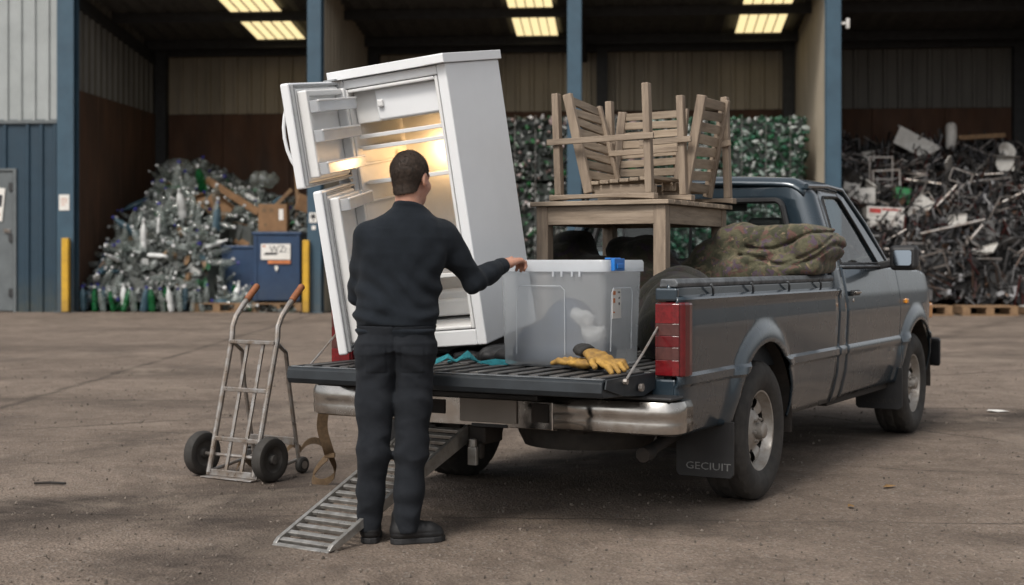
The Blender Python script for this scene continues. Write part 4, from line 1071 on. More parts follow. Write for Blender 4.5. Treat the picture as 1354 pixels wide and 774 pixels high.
# --- chassis: rails, axle, springs, spare, exhaust, hitch
mb = MB()
for x in (-1.42, -.56): mb.box((x-.04, .0, .44), (x+.04, 5.2, .56))
for y in (.05, .75, 1.6, 2.6, 3.9): mb.box((-1.38, y, .46), (-.60, y+.07, .54))
mb.box((-WID+.15, .02, .60), (-.15, 2.5, .699)); mb.box((-WID+.14, 2.55, .42), (-.14, 5.2, .52))
fr_o = mb.build('chassis', M_['chassis'], truck)
mb = MB(); mb.tube([(-WID+.2, YR, WR), (-.2, YR, WR)], .05, 12); mb.add(*[[tuple(Vector(v)*1) for v in []], []]) if False else None
mb.lathe([(0,-.15),(.1,-.13),(.15,-.04),(.15,.05),(.09,.13),(0,.15)], 14, Matrix.Translation((-.9, YR, WR)) @ Matrix.Rotation(R(90), 4, 'X')); mb.build('rear_axle', M_['chassis'], truck, smooth=True)
for x in (-1.55, -.43):
    mb = MB()
    for k in range(3): mb.ribbon([(x, YR-.62+.12*k, .47-.02*k), (x, YR-.3, .36-.014*k+.02), (x, YR, .31-.012*k+.03), (x, YR+.3, .36-.014*k+.02), (x, YR+.62-.12*k, .47-.02*k)], (1,0,0), .06, .01)
    mb.build('leaf_spring', M_['chassis'], truck)
mb = MB(); mb.lathe([(0,-.1),(.20,-.1),(.33,-.09),(.36,-.03),(.36,.03),(.33,.09),(.2,.1),(0,.1)], 28, Matrix.Translation((-.72, .46, .43))); mb.build('spare_wheel', M_['rubber'], truck, smooth=True)
mb = MB(); mb.tube([(-.30, 1.7, .38), (-.30, .7, .40), (-.26, .35, .38), (-.24, .10, .355)], .03, 12); mb.tube([(-.24,.16,.358),(-.24,.07,.352)], .036, 12); mb.build('exhaust_pipe', M_['chassis'], truck, smooth=True)
mb = MB(); mb.box((-1.12,-.08,.37),(-1.02,.1,.46)); mb.box((-1.11,-.10,.30),(-1.03,-.06,.38)); mb.build('tow_bracket', M_['chassis'], truck, bevel=.01)
mb = MB(); mb.box((-1.095,-.125,.27),(-1.045,-.102,.36)); mb.tube([(-1.07,-.115,.36),(-1.07,-.115,.40)], .02, 10); mb.build('tow_pin', M_['alu'], truck, bevel=.004)
# --- wheels
def tyre_mesh(W=.25, Ro=WR, Ri=.205, n=84):
    h = W/2; mb = MB()
    pr = [(Ri,-h*.72),(Ri+.012,-h*.82),(Ri+.05,-h*.98),(Ri+.095,-h),(Ro-.035,-h*.93),(Ro-.012,-h*.80)]
    tr = [(Ro-.002,-h*.70),(Ro,-h*.48),(Ro,-h*.40),(Ro,-h*.16),(Ro,-h*.09),(Ro,h*.09),(Ro,h*.16),(Ro,h*.40),(Ro,h*.48),(Ro-.002,h*.70)]
    prof = pr+tr+[(r, -z) for r, z in pr[::-1]]
    gro = {len(pr)+1: 0}
    def jit(i, j):
        k = i-len(pr)
        if 0 <= k < len(tr):
            lane = (k+1)//2
            if k in (2, 6): return -.010
            return -.008 if (j+lane*2) % 4 == 0 else 0
        if i == len(pr)-1 or i == len(pr)+len(tr): return -.006 if j % 4 == 0 else 0
        return 0
    mb.lathe(prof, n, jit=jit); return mb
def rim_meshes():
    a = MB(); b = MB()
    a.lathe([(.208,-.085),(.212,-.09),(.222,.085),(.214,.100),(.205,.098),(.198,.07),(.19,.055),(.186,.045)], 48)
    # disc with six holes
    nA = 96; prof = [(.187,.046),(.178,.050),(.165,.060),(.15,.062),(.135,.058),(.12,.050),(.105,.052),(.09,.066),(.075,.078),(.06,.080),(.0,.080)]
    def hole(i, j):
        ph = (j % 16)/16.0; return (2 <= i <= 4) and .28 < ph < .72 or (i in (1, 5) and .36 < ph < .64)
    a.lathe(prof, nA, skip=hole)
    b.lathe([(.0,.128),(.03,.128),(.042,.120),(.045,.078)], 20)
    for k in range(6):
        t = 2*math.pi*k/6+.2; b.lathe([(0,.098),(.009,.098),(.010,.078)], 6, Matrix.Translation((.062*math.cos(t), .062*math.sin(t), 0)))
    return a, b
TYM = tyre_mesh(); RA, RB = rim_meshes()
def wheel(xc, y, out):
    M = Matrix.Translation((xc, y, WR)) @ Matrix.Rotation(R(90)*out, 4, 'Y') @ Matrix.Rotation(.3+y, 4, 'Z')
    e = bpy.data.objects.new('wheel', None); COL.objects.link(e); e.parent = truck; e.matrix_local = M
    return e
first = None
for xc, y, out in ((-.128, YR, 1), (-.128, YF, 1), (-WID+.128, YR, -1), (-WID+.128, YF, -1)):
    e = wheel(xc, y, out)
    if first is None:
        TYM.build('tyre', M_['rubber'], e, smooth=True, angle=28)
        RA.build('rim', M_['steelrim'], e, smooth=True, angle=40, fix=False); RB.build('hub', M_['steelrim'], e, smooth=True)
        mb = MB(); mb.lathe([(0,.02),(.18,.03),(.195,.03)], 24); mb.lathe([(0,.0),(.12,.0),(.12,.05),(0,.05)], 20); mb.build('brake_drum', M_['chassis'], e)
        first = e
    else:
        for c in first.children: k = c.copy(); COL.objects.link(k); k.parent = e
# --- mud flaps
def flap(x0, x1, y, z0, z1, txt, ts):
    mb = MB(); mb.prism([(x0,z1),(x1,z1),(x1,z0+.02),(x1-.02,z0),(x0+.02,z0),(x0,z0+.02)], 'y', y, y+.012); o = mb.build('mud_flap', M_['blackplastic'], truck, bevel=.003)
    mb = MB(); text_mb(mb, txt, ts, Matrix.Translation(((x0+x1)/2+.02, y-.0025, z0+.055)) @ Matrix.Rotation(R(90), 4, 'X') @ Matrix.Diagonal((1.25,1,1,1)))
    mb.build('lettering', M_['whitetext'] if y < 2 else M_['rubber'], o)
flap(-.29, .02, .60, .185, .47, 'GECIUIT', .052)
flap(-.32, .015, 4.03, .22, .52, 'GECIUIT', .050)
flap(-WID-.02, -WID+.29, .60, .185, .47, 'GECIUIT', .052)
# --- cab
def XS(z): return float(np.interp(z, [1.235,1.70,1.76], [-.05,-.205,-.255]))
def mxl(left): return (lambda x: -WID-x) if left else (lambda x: x)
for left in (False, True):
    mx = mxl(left); d = doors[int(left)]
    # door window frame (strip round the opening) and glass
    out = [(2.712,1.236),(2.735,1.45),(2.78,1.715),(2.83,1.735),(3.26,1.745),(3.34,1.71),(3.60,1.50),(3.90,1.236)]
    inn = [(2.765,1.262),(2.785,1.45),(2.822,1.672),(2.855,1.692),(3.18,1.702),(3.235,1.68),(3.44,1.49),(3.655,1.262)]
    vs = [(mx(XS(z)), y, z) for y, z in out]+[(mx(XS(z)-.006), y, z) for y, z in inn]; n = len(out)
    fs = [(k, (k+1) % n, n+(k+1) % n, n+k) for k in range(n)]
    mb = MB(); mb.add(vs, [f[::-1] if left else f for f in fs]); mb.build('window_frame', PT, d, solid=.03, bevel=.004, fix=True)
    mb = MB(); mb.tube([(mx(XS(z)-.004), y, z) for y, z in inn], .009, 6, closed=True); mb.build('window_seal', M_['blackplastic'], d)
    mb = MB(); mb.box((mx(-.036), 2.75, 1.236), (mx(-.060), 3.72, 1.250)); mb.build('waist_trim', M_['rail'], d, bevel=.003)
    mb = MB(); mb.add([(mx(XS(z)-.014), y, z) for y, z in inn], [tuple(range(n))]); mb.build('window', M_['glass'], d)
    # handle
    mb = MB(); mb.cbox((mx(.004), 2.86, 1.075), (.022, .17, .035)); mb.build('handle', M_['blackplastic'], d, bevel=.008)
    mb = MB(); mb.cbox((mx(.019), 2.875, 1.078), (.014, .12, .016)); mb.tube([(mx(.004),2.80,1.03),(mx(.014),2.80,1.03)], .014, 10); mb.build('latch', M_['chrome'], d, bevel=.005)
    # mirror
    mb = MB(); mb.box((mx(.03), 3.60, 1.215), (mx(.215), 3.70, 1.385)); mo = mb.build('wing_mirror', M_['blackplastic'], d, bevel=.03, seg=3)
    mb = MB(); mb.bar((mx(-.06), 3.66, 1.245), (mx(.05), 3.65, 1.265), .06, .05); mb.build('arm', M_['blackplastic'], mo, bevel=.01)
    mb = MB(); mb.prism([(mx(a), b) for a, b in ((.062,1.262),(.072,1.248),(.172,1.248),(.184,1.262),(.184,1.34),(.172,1.352),(.072,1.352),(.062,1.34))], 'y', 3.5945, 3.598, M=Matrix.Translation((0,3.592,1.30)) @ Matrix.Rotation(R(-7), 4, 'X') @ Matrix.Translation((0,-3.598,-1.30))); mb.build('mirror_glass', M_['mirror'], mo)
    # lamps on the wing
    mb = MB(); mb.cbox((mx(-.006), 4.23, .99), (.03, .06, .035)); mb.build('side_repeater', M_['amber'], truck, bevel=.008)
    mb = MB(); mb.cbox((mx(-.20), 5.56, .88), (.14, .16, .13)); mb.build('corner_lamp', M_['amber'], truck, bevel=.02)
    # small script badge
    if not left:
        mb = MB(); text_mb(mb, 'GL', .035, Matrix.Translation((.0012, 3.86, .70-.045)) @ Matrix.Rotation(R(90), 4, 'Z') @ Matrix.Rotation(R(90), 4, 'X')); mb.build('badge', M_['whitetext'], d)
# cab back: rounded corners, window opening
plan = []
for y in (2.70, 2.66): plan.append((0, y))
rc = .10
for a in np.linspace(0, math.pi/2, 7): plan.append((-rc+rc*math.cos(a), 2.63-.085*math.sin(a)))
def cabcol(k, z, left):   # x relative to flank
    a, y = plan[k]
    f = (z-1.235)/.5; yy = y+(.05*f if z > 1.235 else 0)
    return (XS(z) if z > 1.235 else -.05)+a, yy
zs = [.70, 1.0, 1.235, 1.262, 1.33, 1.42, 1.52, 1.60, 1.665, 1.70, 1.74, 1.765]
xsn = [k/14 for k in range(1, 14)]
vs = []; cols = []
for k in range(len(plan)): cols.append(('r', k))
for q in xsn: cols.append(('m', q))
for k in reversed(range(len(plan))): cols.append(('l', k))
for typ, k in cols:
    for z in zs:
        if typ == 'r': x, y = cabcol(k, z, False)
        elif typ == 'l':
            x, y = cabcol(k, z, True); x = -WID-x
        else:
            xr, y = cabcol(len(plan)-1, z, False); xl = -WID-xr; x = xr+(xl-xr)*k
        vs.append((x, y, z))
nz = len(zs); fs = []
for i in range(len(cols)-1):
    for j in range(nz-1):
        mid = 9 <= i <= 21 and 3 <= j <= 7
        if mid: continue
        fs.append((i*nz+j, i*nz+j+1, (i+1)*nz+j+1, (i+1)*nz+j))
mb = MB(); mb.add(vs, fs); cab = mb.build('cab_shell', PT, truck, smooth=True, angle=40, solid=.02, fix=True)
# rear window: opening x from col 9.. to 22
def backx(z, k): 
    xr = XS(z)-rc; return xr+(-WID-2*xr)*k
yb = lambda z: 2.545+.05*(z-1.235)/.5
X0, X1 = 1/14, 13/14
def corner(u, v): # u 0..1 across opening, v 0..1 up
    z = 1.262+(1.665-1.262)*v; return (backx(z, X0+(X1-X0)*u), yb(z)-.008, z)
loop = []
for (u0, v0, a0) in ((.035,.10,180),(.965,.10,270),(.965,.90,0),(.035,.90,90)):
    for a in np.linspace(a0, a0+90, 6):
        loop.append(corner(u0+.035*math.cos(R(a)), v0+.10*math.sin(R(a))))
mb = MB(); mb.tube(loop, .020, 8, closed=True); rw = mb.build('rear_window', M_['blackplastic'], truck, smooth=True)
mb = MB(); mb.add([(p[0], p[1]+.012, p[2]) for p in loop], [tuple(range(len(loop)))]); mb.build('glass', M_['glass'], rw)
mb = MB()
for u in (.36, .62): mb.bar(corner(u, .02), corner(u, .98), .022, .022, up=(0,1,0))
for v in (.06, .92): mb.bar(corner(.34, v), corner(.64, v), .018, .02)
mb.bar(corner(.49,.05), corner(.49,.95), .015, .02, up=(0,1,0))
mb.build('sliding_frame', M_['blackplastic'], rw)
# roof
def roof(u, v):
    # u across, v along; rounded edges
    a = 2*u-1; b = v
    sx = math.copysign(1-(1-abs(a))**1.0, a); 
    x = -WID/2+sx*(WID/2-.245)
    edge = 1-min(1, (1-abs(a))/.16); e2 = 1-min(1, min(b, 1-b)/.14)
    ed = max(edge, 0)**2.2; eb = max(e2, 0)**2.2
    z = 1.835-.03*a*a-.06*ed-.05*eb
    y = 2.59+(3.38-2.59)*b-.03*(1-a*a)*(1-b)+.10*(1-a*a)*b
    return (x, y, z)
mb = MB(); mb.grid(roof, 41, 25); mb.build('roof', PT, truck, smooth='all', solid=.02)
for left in (False, True):
    mx = mxl(left); mb = MB(); mb.tube([(mx(-.236), 2.60, 1.752), (mx(-.232), 3.0, 1.768), (mx(-.236), 3.36, 1.758), (mx(-.15), 3.62, 1.54), (mx(-.065), 3.92, 1.255)], .016, 8); mb.build('drip_rail', PT, truck, smooth=True)
    mb = MB(); mb.bar((mx(-.10), 3.94, 1.24), (mx(-.275), 3.42, 1.765), .07, .03, up=(0,1,0)); mb.build('windscreen_pillar', PT, truck, bevel=.008)
mb = MB(); mb.add([(-.10,3.97,1.23),(-WID+.10,3.97,1.23),(-WID+.28,3.44,1.765),(-.28,3.44,1.765)], [(0,1,2,3)]); ws = mb.build('windscreen', M_['glass'], truck)
mb = MB(); mb.box((-WID+.28,3.36,1.74),(-.28,3.46,1.775)); mb.build('header', PT, truck, bevel=.01)
# bonnet, nose
def hood(u, v):
    y = 3.98+(5.62-3.98)*v; x = -WID+.10+(WID-.20)*u; a = 2*u-1
    in_ = .34*(max(0, y-4.75)/.95)**2.4
    x = -WID/2+(x+WID/2)*(1-in_*.9)
    return (x, y, fz(y)+.035*(1-a**4)-.004)
mb = MB(); mb.grid(hood, 25, 25); mb.build('bonnet', PT, truck, smooth='all', solid=.012)
mb = MB(); mb.box((-WID+.34,5.50,.55),(-.34,5.64,.95)); mb.build('nose_panel', M_['blackplastic'], truck, bevel=.03)
mb = MB(); mb.prism([(-WID+.02,5.40),(-WID+.06,5.60),(-WID+.35,5.76),(-.35,5.76),(-.06,5.60),(-.02,5.40),(-.2,5.5),(-WID+.2,5.5)], 'z', .44, .66); mb.build('front_bumper', M_['blackplastic'], truck, bevel=.02)
# interior
def seat(x):
    s = MB(); s.box((x-.24, 2.72, 1.0), (x+.24, 2.84, 1.36)); s.box((x-.26, 2.80, .80), (x+.26, 3.3, .98)); o = s.build('seat', M_['navy'] if False else M_['blackplastic'], truck, bevel=.05, seg=3)
    s = MB(); s.box((x-.12, 2.70, 1.38), (x+.12, 2.79, 1.56)); s.build('headrest', M_['blackplastic'], o, bevel=.035, seg=3)
seat(-.55); seat(-1.43)
mb = MB(); mb.box((-WID+.15, 3.62, .85), (-.15, 3.95, 1.20)); mb.build('dashboard', M_['blackplastic'], truck, bevel=.04)
M0 = Matrix.Translation((-.50, 3.44, 1.20)) @ Matrix.Rotation(R(-62), 4, 'X')
mb = MB(); mb.tube([M0 @ Vector((.185*math.cos(a), .185*math.sin(a), 0)) for a in np.linspace(0, 2*math.pi, 28, endpoint=False)], .016, 8, closed=True)
mb.tube([M0 @ Vector((-.18,0,0)), M0 @ Vector((.18,0,0))], .018, 6); mb.tube([M0 @ Vector((0,0,0)), M0 @ Vector((0,0,-.25))], .03, 8); mb.build('steering_wheel', M_['blackplastic'], truck, smooth=True)
mb = MB(); mb.cbox((-WID/2, 3.38, 1.66), (.22, .02, .06)); mb.build('inner_mirror', M_['blackplastic'], truck, bevel=.01)
mb = MB(); mb.box((-WID+.14, 2.66, .45), (-.14, 2.70, 1.20)); mb.build('inner_back_panel', M_['blackplastic'], truck)
TY = R(-28.5); MT = Matrix.Translation(TO) @ Matrix.Rotation(TY, 4, 'Z')      # the load sits a little askew in the bed
def px(u, v, d): return Vector(((u-677)/1870*d, d, HC-(v-347)/1870*d))
# ------------------------------------------------------------------ fridge standing tilted in the bed
FW, FD, FH = .686, .60, 1.513
MF = Matrix.Translation((-.13, 7.337, .843)) @ Matrix.Rotation(-.468, 4, 'Z') @ Matrix.Rotation(.16, 4, 'X') @ Matrix.Rotation(-.082, 4, 'Y')
fr = thing('fridge', 'white upright fridge leaning in the pickup bed, both doors open and light on', 'fridge', M=MF)
mb = MB(); T = .055
mb.box((-T,0,0),(0,FD,FH-.05)); mb.box((-FW,0,0),(-FW+T,FD,FH-.05)); mb.box((-FW+T+.001,FD-T,0),(-T-.001,FD-.001,FH-.052)); mb.box((-FW+T+.001,.001,0),(-T-.001,FD-T-.001,.085)); mb.box((-FW+T+.001,.001,FH-.10),(-T-.001,FD-T-.001,FH-.052))
mb.build('cabinet', M_['white'], fr, bevel=.008, seg=3)
mb = MB(); mb.box((-FW-.014,-.035,FH-.048),(.014,FD+.012,FH)); mb.box((-.10,-.042,FH-.046),(.018,-.036,FH-.004)); mb.build('top_cap', M_['white'], fr, bevel=.010, seg=3)
# inner liner: open-fronted box with a stepped rim
li = MB(); a0, a1, z0, z1, y1 = -FW+T+.004, -T-.004, .089, FH-.104, FD-T-.004
li.add([(a0,.012,z0),(a1,.012,z0),(a1,y1,z0),(a0,y1,z0),(a0,.012,z1),(a1,.012,z1),(a1,y1,z1),(a0,y1,z1)], [(0,1,2,3),(4,7,6,5),(0,3,7,4),(1,5,6,2),(3,2,6,7)])
lo_ = li.build('liner', M_['white2'], fr)
mb = MB()
for (p, q) in (((a0,.0,z0),(a0+.018,.03,z1)),((a1-.018,.0,z0),(a1,.03,z1)),((a0+.019,.0,z0),(a1-.019,.03,z0+.018)),((a0+.019,0,z1-.018),(a1-.019,.03,z1))): mb.box(p, q)
mb.build('rim', M_['white2'], lo_, bevel=.006)
for z in (.42,.55,.68,.80,.90,1.0,1.09):
    for x in (a0+.002, a1-.022):
        mb = MB(); mb.box((x,.06,z),(x+.020,.50,z+.014)); mb.build('shelf_runner', M_['white2'], lo_, bevel=.004)
for z, yy in ((1.150,.05),(1.088,.06),(.905,.07),(.37,.06)):
    mb = MB(); mb.box((a0+.024,yy,z),(a1-.024,.50,z+.006)); s = mb.build('shelf', M_['clearwhite'], fr)
    mb = MB(); mb.box((a0+.024,yy-.012,z-.008),(a1-.024,yy-.001,z+.014)); mb.build('trim', M_['white2'], s, bevel=.003)
mb = MB(); mb.box((a0+.01,.40,z0+.01),(a1-.01,.52,.24)); mb.box((a0+.03,.34,z0+.02),(a1-.03,.399,.20)); mb.build('compressor_step', M_['white2'], fr, bevel=.012)
fz_ = MB(); fz_.box((a0+.004,.075,1.222),(a1-.004,.50,1.395)); fo = fz_.build('freezer_box', M_['white2'], fr, bevel=.006)
mb = MB(); mb.box((-.470,.045,1.228),(a1-.014,.073,1.392)); do = mb.build('freezer_door', M_['white'], fo, bevel=.008)
mb = MB(); mb.box((-.455,.024,1.295),(-.42,.044,1.335)); mb.build('knob', M_['white2'], do, bevel=.008)
mb = MB(); mb.lathe([(0,-.03),(.02,-.03),(.028,0),(.02,.03),(0,.03)], 12, Matrix.Translation((-.60,.44,1.02)))
M_['bulb'] = mat('lit_bulb', (1,.8,.5), .5, emit=(1,.62,.25), estr=1.2)
lb = mb.build('bulb', M_['bulb'], fr, smooth=True)
pl = bpy.data.lights.new('fridge_light', 'POINT'); pl.energy = 3.6; pl.color = (1, .60, .27); pl.shadow_soft_size = .06
po = bpy.data.objects.new('fridge_light', pl); COL.objects.link(po); po.parent = fr; po.location = (-.36, .47, 1.03)
def fdoor(ang, w, za, zb, binz, handle):
    e = bpy.data.objects.new('door', None); COL.objects.link(e); e.parent = fr; e.location = (-FW+.046, -.028, za); e.rotation_euler = (0,0,ang)
    h = zb-za
    mb = MB(); mb.box((.004,-.058,0),(w,-.012,h)); mb.build('outer_panel', M_['white'], e, bevel=.010, seg=3)
    mb = MB(); 
    for p, q in (((.012,-.011,.010),(.024,.006,h-.010)),((w-.024,-.011,.010),(w-.012,.006,h-.010)),((.025,-.011,.010),(w-.025,.006,.022)),((.025,-.011,h-.022),(w-.025,.006,h-.010))): mb.box(p, q)
    mb.build('gasket', M_['gasket'], e, bevel=.003)
    mb = MB()
    mb.box((.03,-.0115,.03),(w-.03,.004,h-.03))
    for p, q in (((.045,.0045,.045),(.085,.055,h-.045)),((w-.085,.0045,.045),(w-.045,.055,h-.045)),((.086,.0045,h-.075),(w-.086,.045,h-.045))): mb.box(p, q)
    mb.build('door_liner', M_['white2'], e, bevel=.012, seg=3)
    for z in binz:
        mb = MB(); x0, x1 = .088, w-.088
        mb.box((x0,.010,z),(x1,.100,z+.006)); mb.box((x0-.03,.100,z),(x1+.03,.106,z+.058)); mb.box((x0-.03,.057,z),(x0-.025,.0995,z+.058)); mb.box((x1+.025,.057,z),(x1+.03,.0995,z+.058))
        s = mb.build('door_bin', M_['clearwhite'], e, bevel=.004)
        mb = MB(); mb.box((x0-.034,.098,z+.05),(x1+.034,.109,z+.060)); mb.build('rim', M_['white2'], s, bevel=.003)
    if handle:
        mb = MB(); x = w-.035; mb.tube([(x,-.058,h*.22),(x,-.070,h*.27),(x+.003,-.084,h*.38),(x+.004,-.088,h*.5),(x+.003,-.084,h*.60),(x,-.070,h*.71),(x,-.058,h*.76)], .009, 8); mb.build('handle', M_['white'], e, smooth=True)
    mb = MB(); mb.box((.0,-.062,-.012),(.05,.0,-.001)); mb.box((.0,-.062,h+.001),(.05,.0,h+.010)); mb.build('hinge', M_['gasket'], e)
    return e
fdoor(R(-76.5), .66, .946, 1.483-.02, (.36,.215,.055), True)
fdoor(R(-69.5), .66, .112, .926, (.70,.40,.07), False)
# ------------------------------------------------------------------ clear storage box with blue clip
fx = Vector((.879, -.477, 0)).normalized()
MBX = frame((-.062, 6.918, .7665), fx)
sb = thing('storage_box', 'clear plastic storage box with blue clip lid and price sticker on the open tailgate', 'storage box', M=MBX)
BL, BD, BH = .565, .45, .485
def bplan(z, grow=0.0, r=.035, n=6):
    t = z/BH; g = -.012+.014*t+grow; pts = []
    x0, x1, y0, y1 = -g, BL+g, -g, BD+g
    for cx, cy, a0_ in ((x0+r, y0+r, 180), (x1-r, y0+r, 270), (x1-r, y1-r, 0), (x0+r, y1-r, 90)):
        for a in np.linspace(a0_, a0_+90, n): pts.append((cx+r*math.cos(R(a)), cy+r*math.sin(R(a)), z))
    return pts
mb = MB(); zz = [.0, .012, .1, .2, .3, .4, .45, BH]; rings = [bplan(z, -.012 if z == 0 else 0) for z in zz]; n = len(rings[0])
vs = [p for r_ in rings for p in r_]
fs = [(i*n+k, i*n+(k+1) % n, (i+1)*n+(k+1) % n, (i+1)*n+k) for i in range(len(zz)-1) for k in range(n)]+[tuple(range(n))]
mb.add(vs, fs); mb.build('tub', M_['boxplastic'], sb, smooth=True, angle=50)
mb = MB()
pts = [(.10,-.006,.06),(.10,-.010,.37),(.12,-.011,.39),(.34,-.011,.39),(.36,-.010,.37),(.36,-.006,.06)]
mb.tube(pts, .0028, 6); mb.build('embossed_panel', M_['boxplastic'], sb); mb = MB(); mb.tube([(BL+.004,.06,.08),(BL+.012,.06,.36),(BL+.012,.08,.38),(BL+.012,.28,.38),(BL+.012,.30,.36),(BL+.004,.30,.08)], .003, 6)
mb.build('embossed_panel', M_['boxplastic'], sb)
mb = MB(); ri = [bplan(BH, .004), bplan(BH, .012), bplan(BH, .012), bplan(BH, .006), bplan(BH, -.03), bplan(BH, -.04)]
hz = [-.028, -.026, .018, .030, .030, .022]
vs = [(p[0], p[1], BH+h_) for r_, h_ in zip(ri, hz) for p in r_]
fs = [(i*n+k, i*n+(k+1) % n, (i+1)*n+(k+1) % n, (i+1)*n+k) for i in range(5) for k in range(n)]+[tuple(5*n+k for k in range(n))]
mb.add(vs, fs)
for x in (.30, .345, .40, .44): mb.box((x,-.022,BH-.05),(x+.008,-.013,BH-.024))
lid = mb.build('lid', M_['lidplastic'], sb, smooth=True, angle=40)
mb = MB(); mb.box((BL+.012,.045,BH-.022),(BL+.032,.165,BH+.036)); mb.box((BL-.02,.045,BH+.0315),(BL+.0115,.165,BH+.040)); mb.box((BL+.033,.07,BH-.012),(BL+.038,.14,BH+.012)); mb.build('clip', M_['blueclip'], sb, bevel=.006)
mb = MB(); mb.box((BL+.0015,.085,.235),(BL+.0035,.185,.375)); stk = mb.build('sticker', M_['paper'], sb)
MT2 = lambda y, z: Matrix.Translation((BL+.0038, y+.012, z+.015)) @ Matrix.Rotation(R(90), 4, 'Z') @ Matrix.Rotation(R(90), 4, 'X')
mb = MB(); text_mb(mb, 'little', .016, MT2(.147, .345), depth=.0004); text_mb(mb, 'pile', .014, MT2(.15, .318), depth=.0004); mb.tube([(BL+.0036,.160,.305),(BL+.0045,.160,.305)], .007, 10); mb.build('print', M_['ink'], stk)
mb = MB()
for y, z, w_, h_ in ((.105,.342,.028,.018),(.103,.306,.022,.022),(.10,.25,.02,.006)): mb.box((BL+.0037,y-w_/2,z+.015-h_/2),(BL+.0045,y+w_/2,z+.015+h_/2))
mb.build('colour_print', M_['orangeink'], stk)
# what lies inside
cl = sdf_obj('folded_cloth', lambda p: np.maximum(np.maximum(smin(smin(ell(p,(.16,.17,.09),(.14,.15,.11)), ell(p,(.29,.18,.17),(.13,.15,.16)), .06), rbox(p,(.25,.21,.05),(.21,.17,.045),.03), .04)+.005*wob(p,22)+.003*wob(p,45,off=4), .018-p[:,2]), np.maximum(np.maximum(p[:,0]-.49, .035-p[:,0]), .03-p[:,1])), (0,.0,0), (.53,.42,.36), .010, M_['navy'], None, dict(label='crumpled navy cloth inside the clear storage box', category='cloth'))
cl.matrix_world = MBX
wf = sdf_obj('crumpled_wrap', lambda p: smin(ell(p,(.40,.10,.235),(.065,.05,.06)), smin(ell(p,(.32,.09,.175),(.08,.05,.04)), ell(p,(.43,.16,.16),(.07,.10,.06)), .02), .03)+.020*np.abs(wob(p,38))-.004*wob(p,110,off=6), (.18,.0,.08), (.5,.28,.34), .007, M_['whitefilm'], None, dict(label='crumpled white wrap lying on the navy cloth in the storage box', category='wrap'))
wf.matrix_world = MBX
# ------------------------------------------------------------------ work gloves, teal strap
def glove(label, M, curl, seed, flat=1.0):
    e = thing('work_glove', label, 'glove', M=M)
    rr = random.Random(seed); F = []
    for k in range(4):
        y = -.036+.024*k; L_ = (.072,.082,.078,.062)[k]; sp = (k-1.5)*.10; c = curl+rr.uniform(-.1,.2)
        a = (.048, y, .018); b = (.048+L_*.5, y+sp*.03+.002, .022+.006*rr.random()); d_ = (.048+L_*(1-.25*c), y+sp*.08, .018-.012*c)
        F.append([(a,.0125),(b,.0128),(d_,.0105)])
    TH_ = [((-.02,-.038,.016),.014),((.010,-.062,.020),.0135),((.042,-.074,.014),.011)]
    def fn(p):
        d = smin(ell(p,(.0,0,.018),(.066,.050,.021)), ell(p,(-.05,0,.019),(.05,.040,.019)), .02)
        for f in F: d = smin(d, chain(p, f, .004), .006)
        d = smin(d, chain(p, TH_, .006), .012)
        return d+.0018*np.sin(p[:,0]*190+p[:,1]*60)*np.clip((.06-np.abs(p[:,0]))*20,0,1)+.0012*wob(p,130)
    sdf_obj('leather', fn, (-.12,-.11,-.02), (.16,.10,.065), .0036, M_['glove'], e)
    def fc(p):
        d = ell(p,(-.105,0,.019),(.045,.047,.024)); d = np.maximum(d, p[:,0]+.080); d = np.maximum(d, -.135-p[:,0])
        d = np.maximum(d, -ell(p,(-.14,0,.02),(.05,.038,.014)))
        return d+.0012*np.sin(p[:,0]*300)
    sdf_obj('cuff', fc, (-.16,-.07,-.02), (-.06,.07,.06), .004, M_['glovedark'], e)
    def ft(p):
        d = None
        for f in F[:3]:
            q = cap(p, f[1][0], f[2][0], .0138, .0118); q = np.maximum(q, (f[1][0][0]+.4*(f[2][0][0]-f[1][0][0]))-p[:,0]); d = q if d is None else np.minimum(d, q)
        return d
    return e
gA = TW(-.46, -.16, .778); gB = TW(-.33, -.20, .803)
glove('yellow leather work glove lying flat underneath on the tailgate', Matrix.Translation(gA) @ Matrix.Rotation(TY+math.pi-.25, 4, 'Z') @ Matrix.Scale(1.12, 4), .3, 3)
glove('yellow leather work glove lying on top with its fingers hanging down', Matrix.Translation(gB) @ Matrix.Rotation(TY-.35, 4, 'Z') @ Euler((.15, .30, 0)).to_matrix().to_4x4() @ Matrix.Scale(1.15, 4), .6, 4)
def L2(pts): return [TW(*p) for p in pts]
def loose(name, label, cat, mb_fn, m, origin, smooth=True):
    o = MB(); mb_fn(o); b = o.build(name, m, smooth=smooth, label=label, category=cat); return b
ts = bpy.data.objects
mbp = L2([(-1.29,-.10,.770),(-1.24,-.06,.800),(-1.20,-.05,.775),(-1.15,-.03,.812),(-1.11,-.06,.806),(-1.08,-.02,.772),(-1.02,.02,.771),(-.95,.05,.770),(-.93,.09,.769)])
loose('ratchet_strap', 'teal ratchet strap crumpled on the tailgate between the fridge and the box', 'strap', lambda o: (o.ribbon(mbp, [Vector((.3,.6,.75)).lerp(Vector((-.2,1,.1)), (i % 3)/2) for i in range(9)], .042, .003), o.ribbon(L2([(-1.26,-.03,.769),(-1.15,.0,.790),(-1.05,-.05,.771)]), (0,1,.2), .04, .003)), M_['teal'], None)
loose('tarp_bundle', 'crumpled black tarp tucked under the raised corner of the fridge', 'tarp', lambda o: None, M_['blackplastic'], None) if False else None
